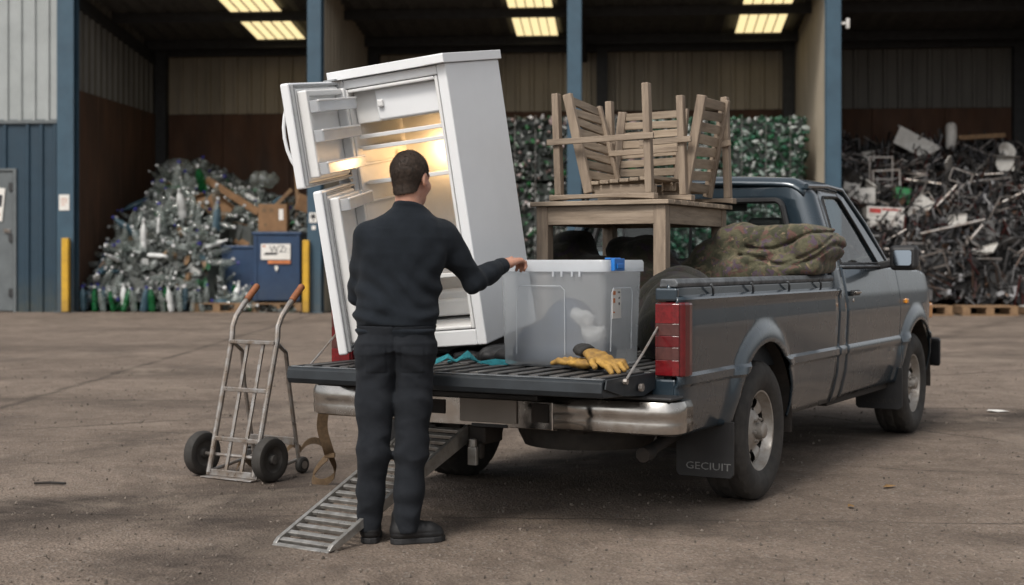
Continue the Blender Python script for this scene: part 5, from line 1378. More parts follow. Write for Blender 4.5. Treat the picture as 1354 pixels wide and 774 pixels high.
bt = sdf_obj('tarp_bundle', lambda p: smin(smin(ell(p,(-1.12,.42,.79),(.14,.28,.055)), ell(p,(-1.0,.22,.79),(.10,.12,.045)), .04), ell(p,(-1.30,.5,.78),(.22,.25,.035)), .03)+.016*np.abs(wob(p,28))-.010+.004*wob(p,70,off=7), (-1.6,.0,.74), (-.85,.8,.88), .012, M_['blackplastic'], None, dict(label='crumpled black sheet tucked under the raised corner of the fridge', category='sheet'))
bt.matrix_world = MT
# ------------------------------------------------------------------ table and upturned chairs (truck axes)
def TP(x, y, z): return MT @ Matrix.Translation((x, y, z))
tb = thing('garden_table', 'weathered square wooden garden table standing in the pickup bed', 'table', M=TP(-.995, 1.705, .765))
X0_, X1_, Y0_, Y1_ = -.405, .405, -.495, .495; TZ = .857
mb = MB(); y = Y0_-.03
while y < Y1_: mb.box((X0_-.03, y, TZ-.026), (X1_+.03, min(y+.092, Y1_+.03), TZ), col=(.7+.5*((y*37.3)%1),)*3); y += .099
mb.build('tabletop', M_['slatx'], tb, bevel=.004)
for y in (Y0_+.005, Y1_-.030):
    mb = MB(); mb.box((X0_+.03,y,TZ-.135),(X1_-.03,y+.025,TZ-.028)); mb.build('apron', M_['woodx'], tb, bevel=.003)
for x in (X0_+.005, X1_-.030):
    mb = MB(); mb.box((x,Y0_+.03,TZ-.135),(x+.025,Y1_-.03,TZ-.028)); mb.build('apron', M_['woody'], tb, bevel=.003)
for x in (X0_+.036, X1_-.036):
    for y in (Y0_+.036, Y1_-.036):
        mb = MB(); mb.box((x-.037,y-.037,0),(x+.037,y+.037,TZ-.028)); mb.build('leg', M_['wood'], tb, bevel=.004)
OR = Vector((-.995, 1.705, 1.624))
def chair(label, origin, sides, panel, seat):
    """sides: list of (y, x of rear leg, x of front leg, z tops, rail x0, x1, stretcher x0, x1, stretcher z); panel: near/far stiles"""
    e = thing('garden_chair', label, 'chair', M=TP(*origin), group='upturned wooden garden chairs on the table'); o = Vector(origin)
    V = lambda x, y, z: Vector((x, y, z))-o
    for sd_ in sides:
        y, xs_, zt, r0, r1, s0, s1, sz = sd_
        for x, z in zip(xs_, zt):
            mb = MB(); mb.bar(V(x+.022, y, 1.662), V(x, y, z), .05, .042, up=(1,0,0)); mb.build('leg', M_['wood'], e, bevel=.005)
        mb = MB(); n = 8; pts = []
        vs = []
        for k in range(n+1):
            x = r0+(r1-r0)*k/n; arch = .012*(1-(2*k/n-1)**2)
            for dy in (-.033, .033):
                vs += [V(x, y+dy, 1.628+arch), V(x, y+dy, 1.662)]
        fs = []
        for k in range(n):
            b = 4*k
            fs += [(b, b+4, b+5, b+1), (b+2, b+3, b+7, b+6), (b+1, b+5, b+7, b+3), (b, b+2, b+6, b+4)]
        fs += [(0,1,3,2), (4*n, 4*n+2, 4*n+3, 4*n+1)]
        mb.add(vs, fs); mb.build('armrest', M_['woodx'], e, bevel=.004)
        mb = MB(); mb.bar(V(s0, y-.034, sz), V(s1, y-.034, sz+.015), .022, .034); mb.build('stretcher', M_['woodx'], e, bevel=.003)
    (n0, n1), (f0, f1), ns = panel
    n0, n1, f0, f1 = (Vector(q) for q in (n0, n1, f0, f1))
    for a, b in ((n0, n1), (f0, f1)):
        mb = MB(); mb.bar(a-o, b-o, .036, .055, up=(1,0,0)); mb.build('back_post', M_['wood'], e, bevel=.005)
    mb = MB(); rr = random.Random(int(n0.x*1000))
    for k in range(ns):
        t = (k+.55)/ns*.97
        a = n0.lerp(n1, t); b = f0.lerp(f1, t); up = (n0-n1).normalized(); h = (n0-n1).length/ns
        j = Vector((0,0,rr.uniform(-.004,.004)))
        ins = (b-a).normalized()*.015
        q_ = rr.uniform(.62, 1.12); j = Vector((0,0,rr.uniform(-.007,.007))); mb.bar(a+ins-o+j, b-ins-o-j, .016, h*rr.uniform(.72,.80), up=up, col=(q_, q_*.99, q_*.97))
    mb.build('backrest_slats', M_['slaty'] if abs((f0-n0).y) > abs((f0-n0).x) else M_['slatx'], e, bevel=.003)
    x0, x1, y0, y1, z0, z1 = seat
    mb = MB(); x = x0
    if (x1-x0) > .2:
        k = 0
        while x < x1-.02:
            t = (x-x0)/(x1-x0); mb.box(tuple(V(x, y0, z0+(z1-z0)*t)), tuple(V(min(x+.055, x1), y1, z0+(z1-z0)*t+.02))); x += .063
        mb.build('seat_slats', M_['woody'], e, bevel=.003)
        mb = MB(); mb.box(tuple(V(x0,y0+.03,min(z0,z1)-.055)), tuple(V(x1,y0+.055,min(z0,z1)-.002))); mb.box(tuple(V(x0,y1-.055,min(z0,z1)-.055)), tuple(V(x1,y1-.03,min(z0,z1)-.002))); mb.build('seat_rail', M_['woodx'], e, bevel=.003)
    else:
        mb.box(tuple(V(x0,y0,z0)), tuple(V(x1,y1,z1))); mb.build('seat_rail', M_['woody'], e, bevel=.003)
    return e
chair('upturned slatted wooden chair on the table with its back at the left end', (-1.0, 1.50, 1.624),
      [(1.255, (-1.295, -.725), (2.255, 2.285), -1.325, -.665, -1.335, -.665, 1.968), (1.76, (-1.18, -.70), (2.0, 1.93), -1.25, -.70, -1.2, -.72, 1.93)],
      (((-1.245,1.305,2.255), (-1.105,1.305,1.672)), ((-1.255,1.74,2.222), (-1.105,1.74,1.672)), 9), (-1.10, -.70, 1.30, 1.72, 1.72, 1.745))
chair('upturned slatted wooden chair on the table with its back at the right end', (-.68, 1.87, 1.624),
      [(1.60, (-.655,), (2.245,), -.90, -.575, -.90, -.575, 1.972), (2.13, (-.575,), (2.285,), -.79, -.51, -.62, -.525, 1.985)],
      (((-.535,1.64,2.245), (-.645,1.64,1.668)), ((-.555,2.09,2.262), (-.672,2.09,1.668)), 8), (-.79, -.70, 1.64, 2.09, 1.69, 1.74))
chair('upturned slatted wooden chair behind the other two, its back facing the tail', (-1.05, 2.0, 1.624),
      [(1.85, (-1.225,), (2.265,), -1.28, -1.15, -1.28, -1.17, 1.99), (2.14, (-.90,), (2.05,), -1.0, -.84, -.98, -.86, 1.98)],
      (((-1.212,2.03,2.215), (-1.262,1.99,1.668)), ((-.80,2.03,2.215), (-.83,1.99,1.668)), 9), (-1.19, -.86, 1.86, 1.97, 1.69, 1.69))
# ------------------------------------------------------------------ quilts
def quilt_mat(name, cols, scale, dark=1.0):
    m = mat(name, (.1,.1,.1), .95, bump=.45, bscale=90, spec=.1, sheen=.1)
    nt = m.node_tree; L = nt.links.new; b = nt.nodes['Principled BSDF']; tc = [n for n in nt.nodes if n.type == 'TEX_COORD'][0]
    prev = None
    for i, (c, lo_, hi_) in enumerate(cols):
        n = newnode(nt, 'ShaderNodeTexNoise'); n.inputs['Scale'].default_value = scale*(1+.17*i); n.inputs['Detail'].default_value = 2.5; n.inputs['Distortion'].default_value = .8
        mp = newnode(nt, 'ShaderNodeMapping'); mp.inputs['Location'].default_value = (i*7.3, i*3.1, i*5.7); L(tc.outputs['Object'], mp.inputs[0]); L(mp.outputs[0], n.inputs['Vector'])
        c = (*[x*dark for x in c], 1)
        if prev is None:
            rg = newnode(nt, 'ShaderNodeRGB'); rg.outputs[0].default_value = c; prev = rg.outputs[0]; continue
        r_ = newnode(nt, 'ShaderNodeMapRange'); r_.inputs[1].default_value = lo_; r_.inputs[2].default_value = hi_; L(n.outputs['Fac'], r_.inputs[0])
        mx = newnode(nt, 'ShaderNodeMix', data_type='RGBA'); L(r_.outputs[0], mx.inputs[0]); L(prev, mx.inputs[6]); mx.inputs[7].default_value = c; prev = mx.outputs[2]
    L(prev, b.inputs['Base Color']); return m
CAMO = [((.070,.066,.042),0,0), ((.040,.040,.027),.46,.58), ((.100,.084,.056),.54,.64), ((.085,.050,.042),.56,.64), ((.062,.045,.060),.58,.66), ((.14,.11,.072),.64,.70)]
M_['quilt'] = quilt_mat('patterned_quilt', CAMO, 11, 1.5)
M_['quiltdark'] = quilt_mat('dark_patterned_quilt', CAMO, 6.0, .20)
def stitch(p, a, f): 
    return a*(np.abs(np.sin(p@np.array([f,.3*f,.2*f])))**.35+np.abs(np.sin(p@np.array([-.2*f,.75*f,.9*f])))**.35)
def q1(p):
    def slab(cx, cy, cz, hx, hy, hz, ang):
        c_, s_ = math.cos(ang), math.sin(ang); Rm = np.array([[c_,0,s_],[0,1,0],[-s_,0,c_]]).T
        return rbox(p, (cx,cy,cz), (hx,hy,hz), hz*.98, Rm)
    d = slab(-.24,2.20,1.245,.30,.23,.058,.02)
    d = smin(d, slab(-.26,2.22,1.335,.315,.22,.055,.06), .035)
    d = smin(d, slab(-.29,2.22,1.425,.31,.23,.062,.05), .035)
    d = smin(d, cap(p, (-.01,2.05,1.36), (-.0,2.36,1.37), .105, .115), .02)
    d = smin(d, chain(p, [((-.45,2.12,1.40),.11),((-.66,2.12,1.27),.12),((-.85,2.12,1.12),.10),((-.95,2.15,.95),.08)], .05), .05)
    d = smin(d, chain(p, [((-.25,2.02,1.36),.05),((-.50,2.0,1.22),.06),((-.62,1.98,1.05),.06)], .03), .012)
    d = smin(d, rbox(p, (-.50,2.2,1.0), (.38,.22,.26), .08), .05)
    d = d+.007*wob(p, 9)+.003*wob(p, 22, off=5)-stitch(p, .004, 34)+.006
    d = d+.022*np.exp(-((p[:,2]-1.29-.05*np.sin(p[:,0]*9+p[:,1]*6)-.12*(p[:,0]+.2))/.012)**2)*(p[:,0] > -.45)
    d = d+.024*np.exp(-((p[:,2]-1.385-.03*np.sin(p[:,0]*11+1)-.15*(p[:,0]+.2))/.011)**2)*(p[:,0] > -.40)
    d = d+.016*np.exp(-((p[:,2]-1.335-.06*np.sin(p[:,0]*6+p[:,1]*5+2)-.22*(p[:,0]+.1))/.010)**2)*(p[:,0] > -.30)
    d = np.maximum(d, -(p[:,2]-1.194) if False else np.where(p[:,0] > -.135, 1.196-p[:,2], -1))
    return d
o = sdf_obj('quilt', q1, (-1.05,1.86,.76), (.16,2.46,1.56), .0095, M_['quilt'], None, dict(label='rolled green and brown patterned quilt resting over the bed rail behind the cab', category='quilt')); o.matrix_world = MT
def q2(p):
    d = smin(ell(p,(-1.36,1.60,1.18),(.17,.24,.28)), ell(p,(-1.18,1.55,1.10),(.22,.26,.22)), .05)
    d = smin(d, ell(p,(-1.3,1.7,.95),(.4,.3,.2)), .08)
    d = d+.022*np.abs(wob(p,9))-.012+.008*wob(p,24,off=4)-stitch(p,.008,17)
    return d
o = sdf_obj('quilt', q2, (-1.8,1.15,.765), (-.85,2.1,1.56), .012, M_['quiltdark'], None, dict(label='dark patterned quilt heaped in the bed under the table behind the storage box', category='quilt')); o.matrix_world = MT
def q3(p):
    d = smin(chain(p, [((-1.02,1.62,1.31),.10),((-.85,1.60,1.27),.12),((-.68,1.56,1.12),.10),((-.60,1.5,.9),.10)], .06), ell(p,(-.85,1.55,1.0),(.26,.3,.28)), .08)
    d = smin(d, ell(p,(-.38,.98,.92),(.20,.40,.26)), .08); d = smin(d, ell(p,(-.52,1.25,.98),(.22,.3,.24)), .08)
    d = d+.020*np.abs(wob(p,9,off=6))-.012+.007*wob(p,24,off=3)-stitch(p,.007,17)
    return d
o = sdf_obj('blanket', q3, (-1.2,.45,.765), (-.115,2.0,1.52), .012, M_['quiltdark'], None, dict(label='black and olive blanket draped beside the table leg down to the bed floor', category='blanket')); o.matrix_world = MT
# ------------------------------------------------------------------ loading ramp
a = TW(-1.385, -1.075, 0); b = TW(-1.29, -.06, .43)
fw = (b-a); LR = fw.length; fw.normalize(); rt = fw.cross(Vector((0,0,1))).normalized(); up = rt.cross(fw)
MR = Matrix(((rt.x,fw.x,up.x,a.x),(rt.y,fw.y,up.y,a.y),(rt.z,fw.z,up.z,a.z),(0,0,0,1)))
rp = thing('loading_ramp', 'narrow aluminium ladder-style loading ramp sloping from the ground up under the tailgate', 'ramp', M=MR)
for sg in (-1, 1):
    mb = MB(); x = sg*.158
    mb.prism([(0.0,.004),(.05,-.012),(LR+.05,-.06),(LR+.05,.022),(.03,.022),(.0,.012)], 'x', x-.011, x+.011); mb.box((x-(.03 if sg > 0 else -.0115),.05,.012),(x+(.0 if sg > 0 else .03)-(.0115 if sg>0 else 0),LR+.04,.020)) if False else None
    mb.build('side_rail', M_['alu'], rp, bevel=.003)
for k in range(19):
    y = .035+k*(LR-.02)/18.5
    mb = MB(); mb.box((-.146,y-.012,-.002),(.146,y+.013,.017)); mb.build('rung', M_['alu'], rp, bevel=.003)
mb = MB(); mb.box((-.165,-.012,.001),(.165,.012,.009)); mb.build('toe_plate', M_['alu'], rp, bevel=.002)
# ------------------------------------------------------------------ hand truck
MH = frame((-1.655, 8.25, 0), (.845, -.534, 0))
ht = thing('hand_truck', 'worn silver hand truck with rubber wheels and brown handle grips standing on the yard', 'hand truck', M=MH)
def hpt(x, z, back=0.0): return Vector((x+.075*min(z, .82)/.8, .015+.15*z+back, z))
for sg in (-1, 1):
    x = sg*.178
    top = hpt(x, .82)
    mb = MB(); mb.tube([hpt(x, .03), hpt(x, .4), top, top+Vector((0,.005,.07)), top+Vector((.0,.035,.13)), top+Vector((.0,.10,.20)), top+Vector((0,.15,.245))], .0165, 10); mb.build('side_tube', M_['steel'], ht, smooth=True)
    mb = MB(); mb.tube([top+Vector((0,.125,.222)), top+Vector((0,.215,.305))], .021, 12); mb.tube([top+Vector((0,.213,.303)), top+Vector((0,.220,.310))], .017, 12); mb.build('grip', M_['grip'], ht, smooth=True)
    mb = MB(); mb.tube([hpt(x*.97, .79)+Vector((0,.02,0)), hpt(x*.97, .74)+Vector((0,.10,0)), Vector((x+.05,.27,.55)), Vector((x+.005,.41,.07))], .013, 8); mb.build('rear_leg', M_['steel'], ht, smooth=True)
    mb = MB(); mb.tube([hpt(x, .035), Vector((x, .41, .085))], .011, 8); mb.build('brace', M_['steel'], ht, smooth=True)
    cw = MB(); cw.lathe([(0,-.014),(.02,-.016),(.036,-.02),(.048,-.014),(.051,0),(.048,.014),(.036,.02),(.02,.016),(0,.014)], 18, Matrix.Translation((x+.018, .425, .052)) @ Matrix.Rotation(R(90), 4, 'Y')); cwo = cw.build('caster', M_['rubber'], ht, smooth=True)
    mb = MB(); mb.lathe([(0,-.022),(.022,-.022),(.024,.022),(0,.022)], 12, Matrix.Translation((x+.018, .425, .052)) @ Matrix.Rotation(R(90), 4, 'Y')); mb.build('hub', M_['scrapgrey'], cwo)
    # big wheel
    Mw = Matrix.Translation((sg*.268, .06, .132)) @ Matrix.Rotation(R(90)*sg, 4, 'Y')
    tw = MB(); tw.lathe([(.075,-.03),(.10,-.038),(.122,-.032),(.131,-.016),(.132,0),(.131,.016),(.122,.032),(.10,.038),(.075,.03)], 36, Mw, jit=lambda i, j: -.003 if (i in (3, 5) and j % 3 == 0) else 0); two = tw.build('wheel', M_['rubber'], ht, smooth=True)
    mb = MB(); mb.lathe([(.078,.026),(.07,.02),(.045,.012),(.03,.014),(.026,.04),(.0,.042)], 24, Mw); mb.lathe([(.078,-.026),(.07,-.02),(.045,-.012),(.03,-.014),(.026,-.03),(.0,-.032)], 24, Mw); mb.build('rim', mat('dusty_rim', (.10,.092,.085), .7, .2, nscale=20), two, smooth=True)
mb = MB(); mb.tube([(-.30,.06,.132),(.30,.06,.132)], .011, 8); mb.build('axle', M_['steel'], ht)
for z, w_, hh in ((.80,.045,.022),(.52,.012,.026),(.23,.012,.026)):
    p, q = hpt(-.178, z), hpt(.178, z); mb = MB(); mb.bar(p+Vector((0,-.006,0)), q+Vector((0,-.006,0)), w_, hh); mb.build('cross_bar', M_['steel'], ht, bevel=.004)
for x in (-.055, .065):
    mb = MB(); mb.bar(hpt(x, .04)+Vector((0,.012,0)), hpt(x, .79)+Vector((0,.012,0)), .022, .014, up=(0,1,0)); mb.build('slat', M_['steel'], ht, bevel=.003)
mb = MB(); mb.box((-.20,-.03,.004),(.20,.05,.012)); mb.box((-.20,.02,.013),(.20,.035,.05)); mb.build('toe_plate', M_['steel'], ht, bevel=.003)
mb = MB(); mb.bar((-.18,.36,.20),(.19,.36,.20), .012, .045); mb.build('rear_bar', M_['grip'] if False else M_['steel'], ht, bevel=.003)
# ------------------------------------------------------------------ webbing straps on the ground
def catmull(P, n=8):
    P = [Vector(p) for p in P]; out = []
    for i in range(len(P)-1):
        p0 = P[max(i-1,0)]; p1 = P[i]; p2 = P[i+1]; p3 = P[min(i+2,len(P)-1)]
        for k in range(n):
            t = k/n; out.append(.5*((2*p1)+(p2-p0)*t+(2*p0-5*p1+4*p2-p3)*t*t+(3*p1-p0-3*p2+p3)*t**3))
    out.append(P[-1]); return out
hs2 = catmull([px(436,520,7.72), px(429,540,7.75), px(426,566,7.78), px(433,592,7.82), px(436,602,7.86)])
lp = catmull([px(436,602,7.86), px(443,618,7.98), px(441,630,8.03), px(428,638.5,8.06), px(416,637,8.08), px(414,628,8.10), px(424,613,8.02), px(434,604,7.9)])
st_ = thing('webbing_strap', 'tan webbing strap hanging from the bumper end and looped on the ground', 'strap', loc=px(430,600,7.9))
o_ = px(430,600,7.9)
mb = MB(); mb.ribbon([p-o_ for p in hs2], (.9,.35,0), .06, .005); mb.build('hanging_end', M_['strap'], st_, smooth=True)
mb = MB(); mb.ribbon([p-o_ for p in lp], (.2,-.35,.9), .055, .005); mb.build('loop', M_['strap'], st_, smooth=True)
mb = MB(); p = px(436,602,7.86)-o_; mb.cbox(p, (.06,.03,.03)); mb.build('stitched_joint', M_['strap'], st_, bevel=.006)
gs = catmull([px(313,583,8.62), px(330,588,8.75), px(345,594,8.9), px(362,600,9.2), px(385,598,9.35), px(402,592,9.5), px(430,580,9.7)])
for q in gs: q.z = max(q.z, .008)
st2 = thing('ratchet_strap', 'tan ratchet strap lying on the ground behind the hand truck', 'strap', loc=(gs[0].x, gs[0].y, 0)); o_ = Vector((gs[0].x, gs[0].y, 0))
for i, q in enumerate(gs): q.z = .012+.05*abs(math.sin(i*.33))
mb = MB(); mb.ribbon([p-o_ for p in gs], [Vector((.1,.6,.75+.2*math.sin(i*.5))) for i in range(len(gs))], .05, .004); mb.build('webbing', M_['strap'], st2, smooth=True)
c = gs[14]-o_; mb = MB(); mb.cbox(c+Vector((0,0,.02)), (.14,.06,.05)); mb.tube([c+Vector((-.09,0,.05)), c+Vector((.06,.02,.075))], .012, 8); mb.tube([c+Vector((.0,-.05,.03)), c+Vector((.0,.05,.03))], .018, 10); mb.build('ratchet', M_['scrapdark'], st2, bevel=.005)
# ------------------------------------------------------------------ person
PR = Vector((-.50, 6.40, 0))
def pp(u, v, d): return np.array(px(u, v, d)-PR)
person = thing('person', 'man in charcoal jumper and dark jeans with short dark hair, gripping the storage box lid', 'person', loc=PR)
SH_R, EL_R, WR_R = pp(586,313,6.44), pp(625,371,6.53), pp(667,350,6.70)
SH_L, EL_L, WR_L = pp(487,314,6.40), pp(475,388,6.50), pp(492,402,6.78)
HEADC = pp(543.5,238,6.41)
fa = R(26); HF = np.array([math.sin(fa), math.cos(fa), 0.0]); HR_ = np.array([math.cos(fa), -math.sin(fa), 0.0])
HM = np.stack([HR_, HF, np.array([0,0,1.0])], 1)        # columns: head right, forward, up
def tohead(p): return (p-HEADC)@HM
def fromhead(q): return HEADC+HM@np.asarray(q, float)
# torso section by height
ZT = [.90, .945, .96, .985, 1.05, 1.13, 1.22, 1.31, 1.38, 1.43, 1.465, 1.49, 1.515, 1.535, 1.56]
AT = [.166,.168,.176,.182,.180,.180,.185,.196,.196,.180,.148,.108,.082,.068,.062]
BT = [.122,.122,.128,.134,.126,.120,.122,.128,.124,.112,.102,.090,.082,.076,.070]
CT = [(524-543)*.00342]*4+[(525-543)*.00342,(527-543)*.00342,(530-543)*.00342,(532-543)*.00342,(534-543)*.00342,(535-543)*.00342,(537-543)*.00342,(539.5-543)*.00342,(541-543)*.00342,(541-543)*.00342,(541-543)*.00342]
XOFF = float(np.array(px(543,240,6.40)-PR)[0])
def torso(p, grow=0.0, dz=0.0):
    z = p[:,2]; a = np.interp(z, ZT, AT)+grow; b = np.interp(z, ZT, BT)+grow; cx = np.interp(z, ZT, CT)+XOFF
    x = p[:,0]-cx; y = p[:,1]-.01
    k = (np.abs(x/a)**2.4+np.abs(y/b)**2.4)**(1/2.4)
    return (k-1)*np.minimum(a, b)*.9
def sleeve(p, g=0.0):
    d1 = chain(p, [(SH_R,.074+g),(SH_R*.55+EL_R*.45,.063+g),(EL_R,.054+g),(EL_R*.5+WR_R*.5,.048+g),(WR_R,.038+g)], .02)
    d2 = chain(p, [(SH_L,.070+g),(SH_L*.5+EL_L*.5,.060+g),(EL_L,.051+g),(WR_L,.036+g)], .02)
    return d1, d2
ud = (WR_R-EL_R)/np.linalg.norm(WR_R-EL_R); ud2 = (WR_L-EL_L)/np.linalg.norm(WR_L-EL_L)
def sweater(p):
    t = np.maximum(torso(p), .938-p[:,2])
    s1, s2 = sleeve(p)
    z = p[:,2]
    # folds: bunching over the hem, across the lower back, at elbow and armpit
    z = z+.018*wob(p, 13, 6, off=12)
    f = .0075*(.6+.4*np.sin(p[:,0]*23+p[:,1]*15))*np.sin((z-.98+.05*np.sin(p[:,0]*7+1.0)+.125*np.abs(p[:,0]-XOFF+.06))*92)*np.exp(-((z-1.02)/.055)**2)
    f = f+.0055*np.sin((z+.55*p[:,0]+.06*np.sin(p[:,0]*11))*62)*np.exp(-((z-1.14)/.09)**2)
    f = f+.005*np.sin((z*.7-.9*p[:,0])*48+1.2)*np.exp(-((z-1.25)/.10)**2)*np.clip((p[:,0]-XOFF)*6+.3, 0, 1)
    f = f+.0035*wob(p, 15)*(z < 1.42)+.0065*(np.abs(wob(p@np.array([[1,0,.5],[0,1,0],[-.3,0,.7]]), 20, 7, off=8))-.6)*np.clip((1.40-z)*8, 0, 1)
    z = p[:,2]; f = f+.010*np.exp(-((z-.978)/.008)**2)
    t = t+f
    te = (p-EL_R)@ud
    s1 = s1+.0035*np.sin(te*95+p[:,2]*25+2*wob(p,14,5))*np.exp(-(te/.10)**2)+.006*(np.abs(wob(p,26,7,off=3))-.6)+.003*wob(p, 24, off=5)
    s2 = s2+.005*np.sin(p[:,2]*75+p[:,0]*30)*np.exp(-((z-1.12)/.12)**2)+.003*wob(p, 24, off=5)
    # cuffs
    tc = (p-WR_R)@ud; s1 = np.maximum(s1, tc-.004); s1 = s1+np.where((tc > -.055), .0035, 0)+.004*np.exp(-((tc+.058)/.006)**2)
    tc2 = (p-WR_L)@ud2; s2 = np.maximum(s2, tc2-.004)
    d = smin(t, s1, .028); d = smin(d, s2, .028)
    # open neckline: dished so the collar stands as a ring
    nc = fromhead((0,-.016,-.139)); qx = p-nc; tilt = qx@HF*.32
    d = np.maximum(d, z-(nc[2]+.020)+tilt)
    rr_ = np.hypot(np.hypot(qx[:,0], qx[:,1])-.0630, (qx[:,2]-.012+tilt)*.8)-.0070
    d = smin(d, rr_, .014)
    return d
KN_L, AN_L = pp(494,600,6.37), pp(487,697,6.41)
KN_R, AN_R = pp(543.5,598,6.39), pp(537,697,6.38)
HP_L, HP_R = pp(498,470,6.41), pp(548,468,6.41)
def jeans(p):
    z = p[:,2]
    t = np.maximum(torso(p, .0), np.maximum(z-.985, .875-z))
    l1 = chain(p, [(HP_L,.092),(HP_L*.5+KN_L*.5,.084),(KN_L,.072),(KN_L*.5+AN_L*.5,.064),(AN_L,.055)], .03)
    l2 = chain(p, [(HP_R,.093),(HP_R*.5+KN_R*.5,.085),(KN_R,.073),(KN_R*.5+AN_R*.5,.066),(AN_R,.058)], .03)
    seat = smin(ell(p, HP_L+np.array([.012,-.045,.015]), (.088,.075,.095)), ell(p, HP_R+np.array([-.012,-.045,.015]), (.088,.075,.095)), .03)
    wz = z+.035*wob(p*np.array([1,1,.6]), 15, 6, off=11)
    amp = .45+.55*np.sin(p[:,0]*31+p[:,1]*17+z*9)
    f = amp*(.0034*np.sin(wz*74+p[:,0]*14+p[:,1]*16)*(np.exp(-((z-.43)/.09)**2)+1.1*np.exp(-((z-.15)/.06)**2)+.6*np.exp(-((z-.66)/.08)**2)))+.0020*wob(p, 13, off=9)+(.0065*np.exp(-((z-.45)/.12)**2)+.008*np.exp(-((z-.13)/.08)**2)+.005*np.exp(-((z-.74)/.09)**2)+.0015)*(np.abs(wob(p*np.array([.8,.8,1.5]), 26, 7, off=2))-.6)
    f = f+.0045*np.sin((z+.8*np.abs(p[:,0]-XOFF+.06))*70)*np.exp(-((z-.80)/.05)**2)
    l1 = l1+f; l2 = l2+f
    d = smin(smin(t, seat, .05), smin(l1, l2, .02), .05)
    # pockets and seam lines, pressed in
    cx = XOFF-.066
    for sx_ in (-1, 1):
        q = np.maximum(np.abs(p[:,0]-cx-sx_*.085)-.052, np.abs(z-.835)-.062)
        d = d+.0028*np.exp(-(q/.004)**2)*(p[:,1] < .0)
    d = d+.005*np.exp(-((p[:,0]-cx)/.005)**2)*(p[:,1] < 0)*(z > .68)
    d = d-.003*np.exp(-((z-.905)/.012)**2)*(p[:,1] < .02)
    return np.maximum(d, .052-z)
TOE_R = np.array([.60,.30,0.]); 
def shoe(p, heel, toe, wd=1.0):
    ax = (toe-heel); L_ = np.linalg.norm(ax); ax = ax/L_; sd_ = np.array([ax[1], -ax[0], 0])
    q = np.stack([(p-heel)@sd_, (p-heel)@ax, p[:,2]], 1)
    d = chain(q, [((0,.03,.055),.040),((0,.10,.058),.042),((0,.17,.045),.040),((0,L_-.045,.036),.036)], .03)
    d = smin(d, cap(q, (0,.045,.06), (0,.04,.125), .045, .044), .03)
    d = np.maximum(d, .022-q[:,2]); d = d+.002*np.exp(-((q[:,2]-.05)/.004)**2)+.0015*np.sin(q[:,1]*170)*np.exp(-((q[:,1]-.13)/.03)**2)*(q[:,2] > .07)
    return d, q, L_
def solefn(p, heel, toe):
    _, q, L_ = shoe(p, heel, toe)
    w_ = np.interp(q[:,1], [-.01,.0,.03,.10,.18,L_-.03,L_+.0], [.0,.030,.043,.038,.050,.036,.0])
    return np.maximum(np.maximum(np.abs(q[:,0])-w_, np.abs(q[:,2]-.014)-.013), np.maximum(-.012-q[:,1], q[:,1]-L_-.004))
def hand(p, W, fdir, sgn, curl):
    """palm, four fingers, thumb; fdir points from the wrist to the knuckles"""
    f = fdir/np.linalg.norm(fdir); u = np.array([0,0,1.0]); u = u-f*(u@f); u /= np.linalg.norm(u); s = np.cross(f, u)*sgn
    P = lambda a, b, c: W+f*a+s*b+u*c
    d = smin(ell(p, P(.045,0,0), (.001,.001,.001)), cap(p, W-f*.03, P(.02,0,0), .026, .027), .01)
    for b in (-.022, -.007, .008, .022): d = smin(d, cap(p, P(.018,b*.75,0), P(.082,b*1.12,.004), .0165, .0125), .012)
    for k, (b, l) in enumerate(((-.027,.072),(-.009,.080),(.010,.075),(.028,.060))):
        c1 = curl[k]
        j0 = P(.082,b,.004); a1 = .15+c1*.35; j1 = j0+(f*math.cos(a1)-u*math.sin(a1))*l*.48
        a2 = a1+c1*.9; j2 = j1+(f*math.cos(a2)-u*math.sin(a2))*l*.30; a3 = a2+c1*.7; j3 = j2+(f*math.cos(a3)-u*math.sin(a3))*l*.22
        d = smin(d, chain(p, [(j0,.0105),(j1,.0095),(j2,.0088),(j3,.0078)], .003), .004)
    t0 = P(.022,-.026,-.006); t1 = P(.052,-.046,-.004); t2 = P(.080,-.050,.006); t3 = P(.100,-.046,.012)
    d = smin(d, chain(p, [(t0,.016),(t1,.0125),(t2,.0110),(t3,.0092)], .004), .008)
    return d
HD_R = pp(690,354,6.80)-WR_R
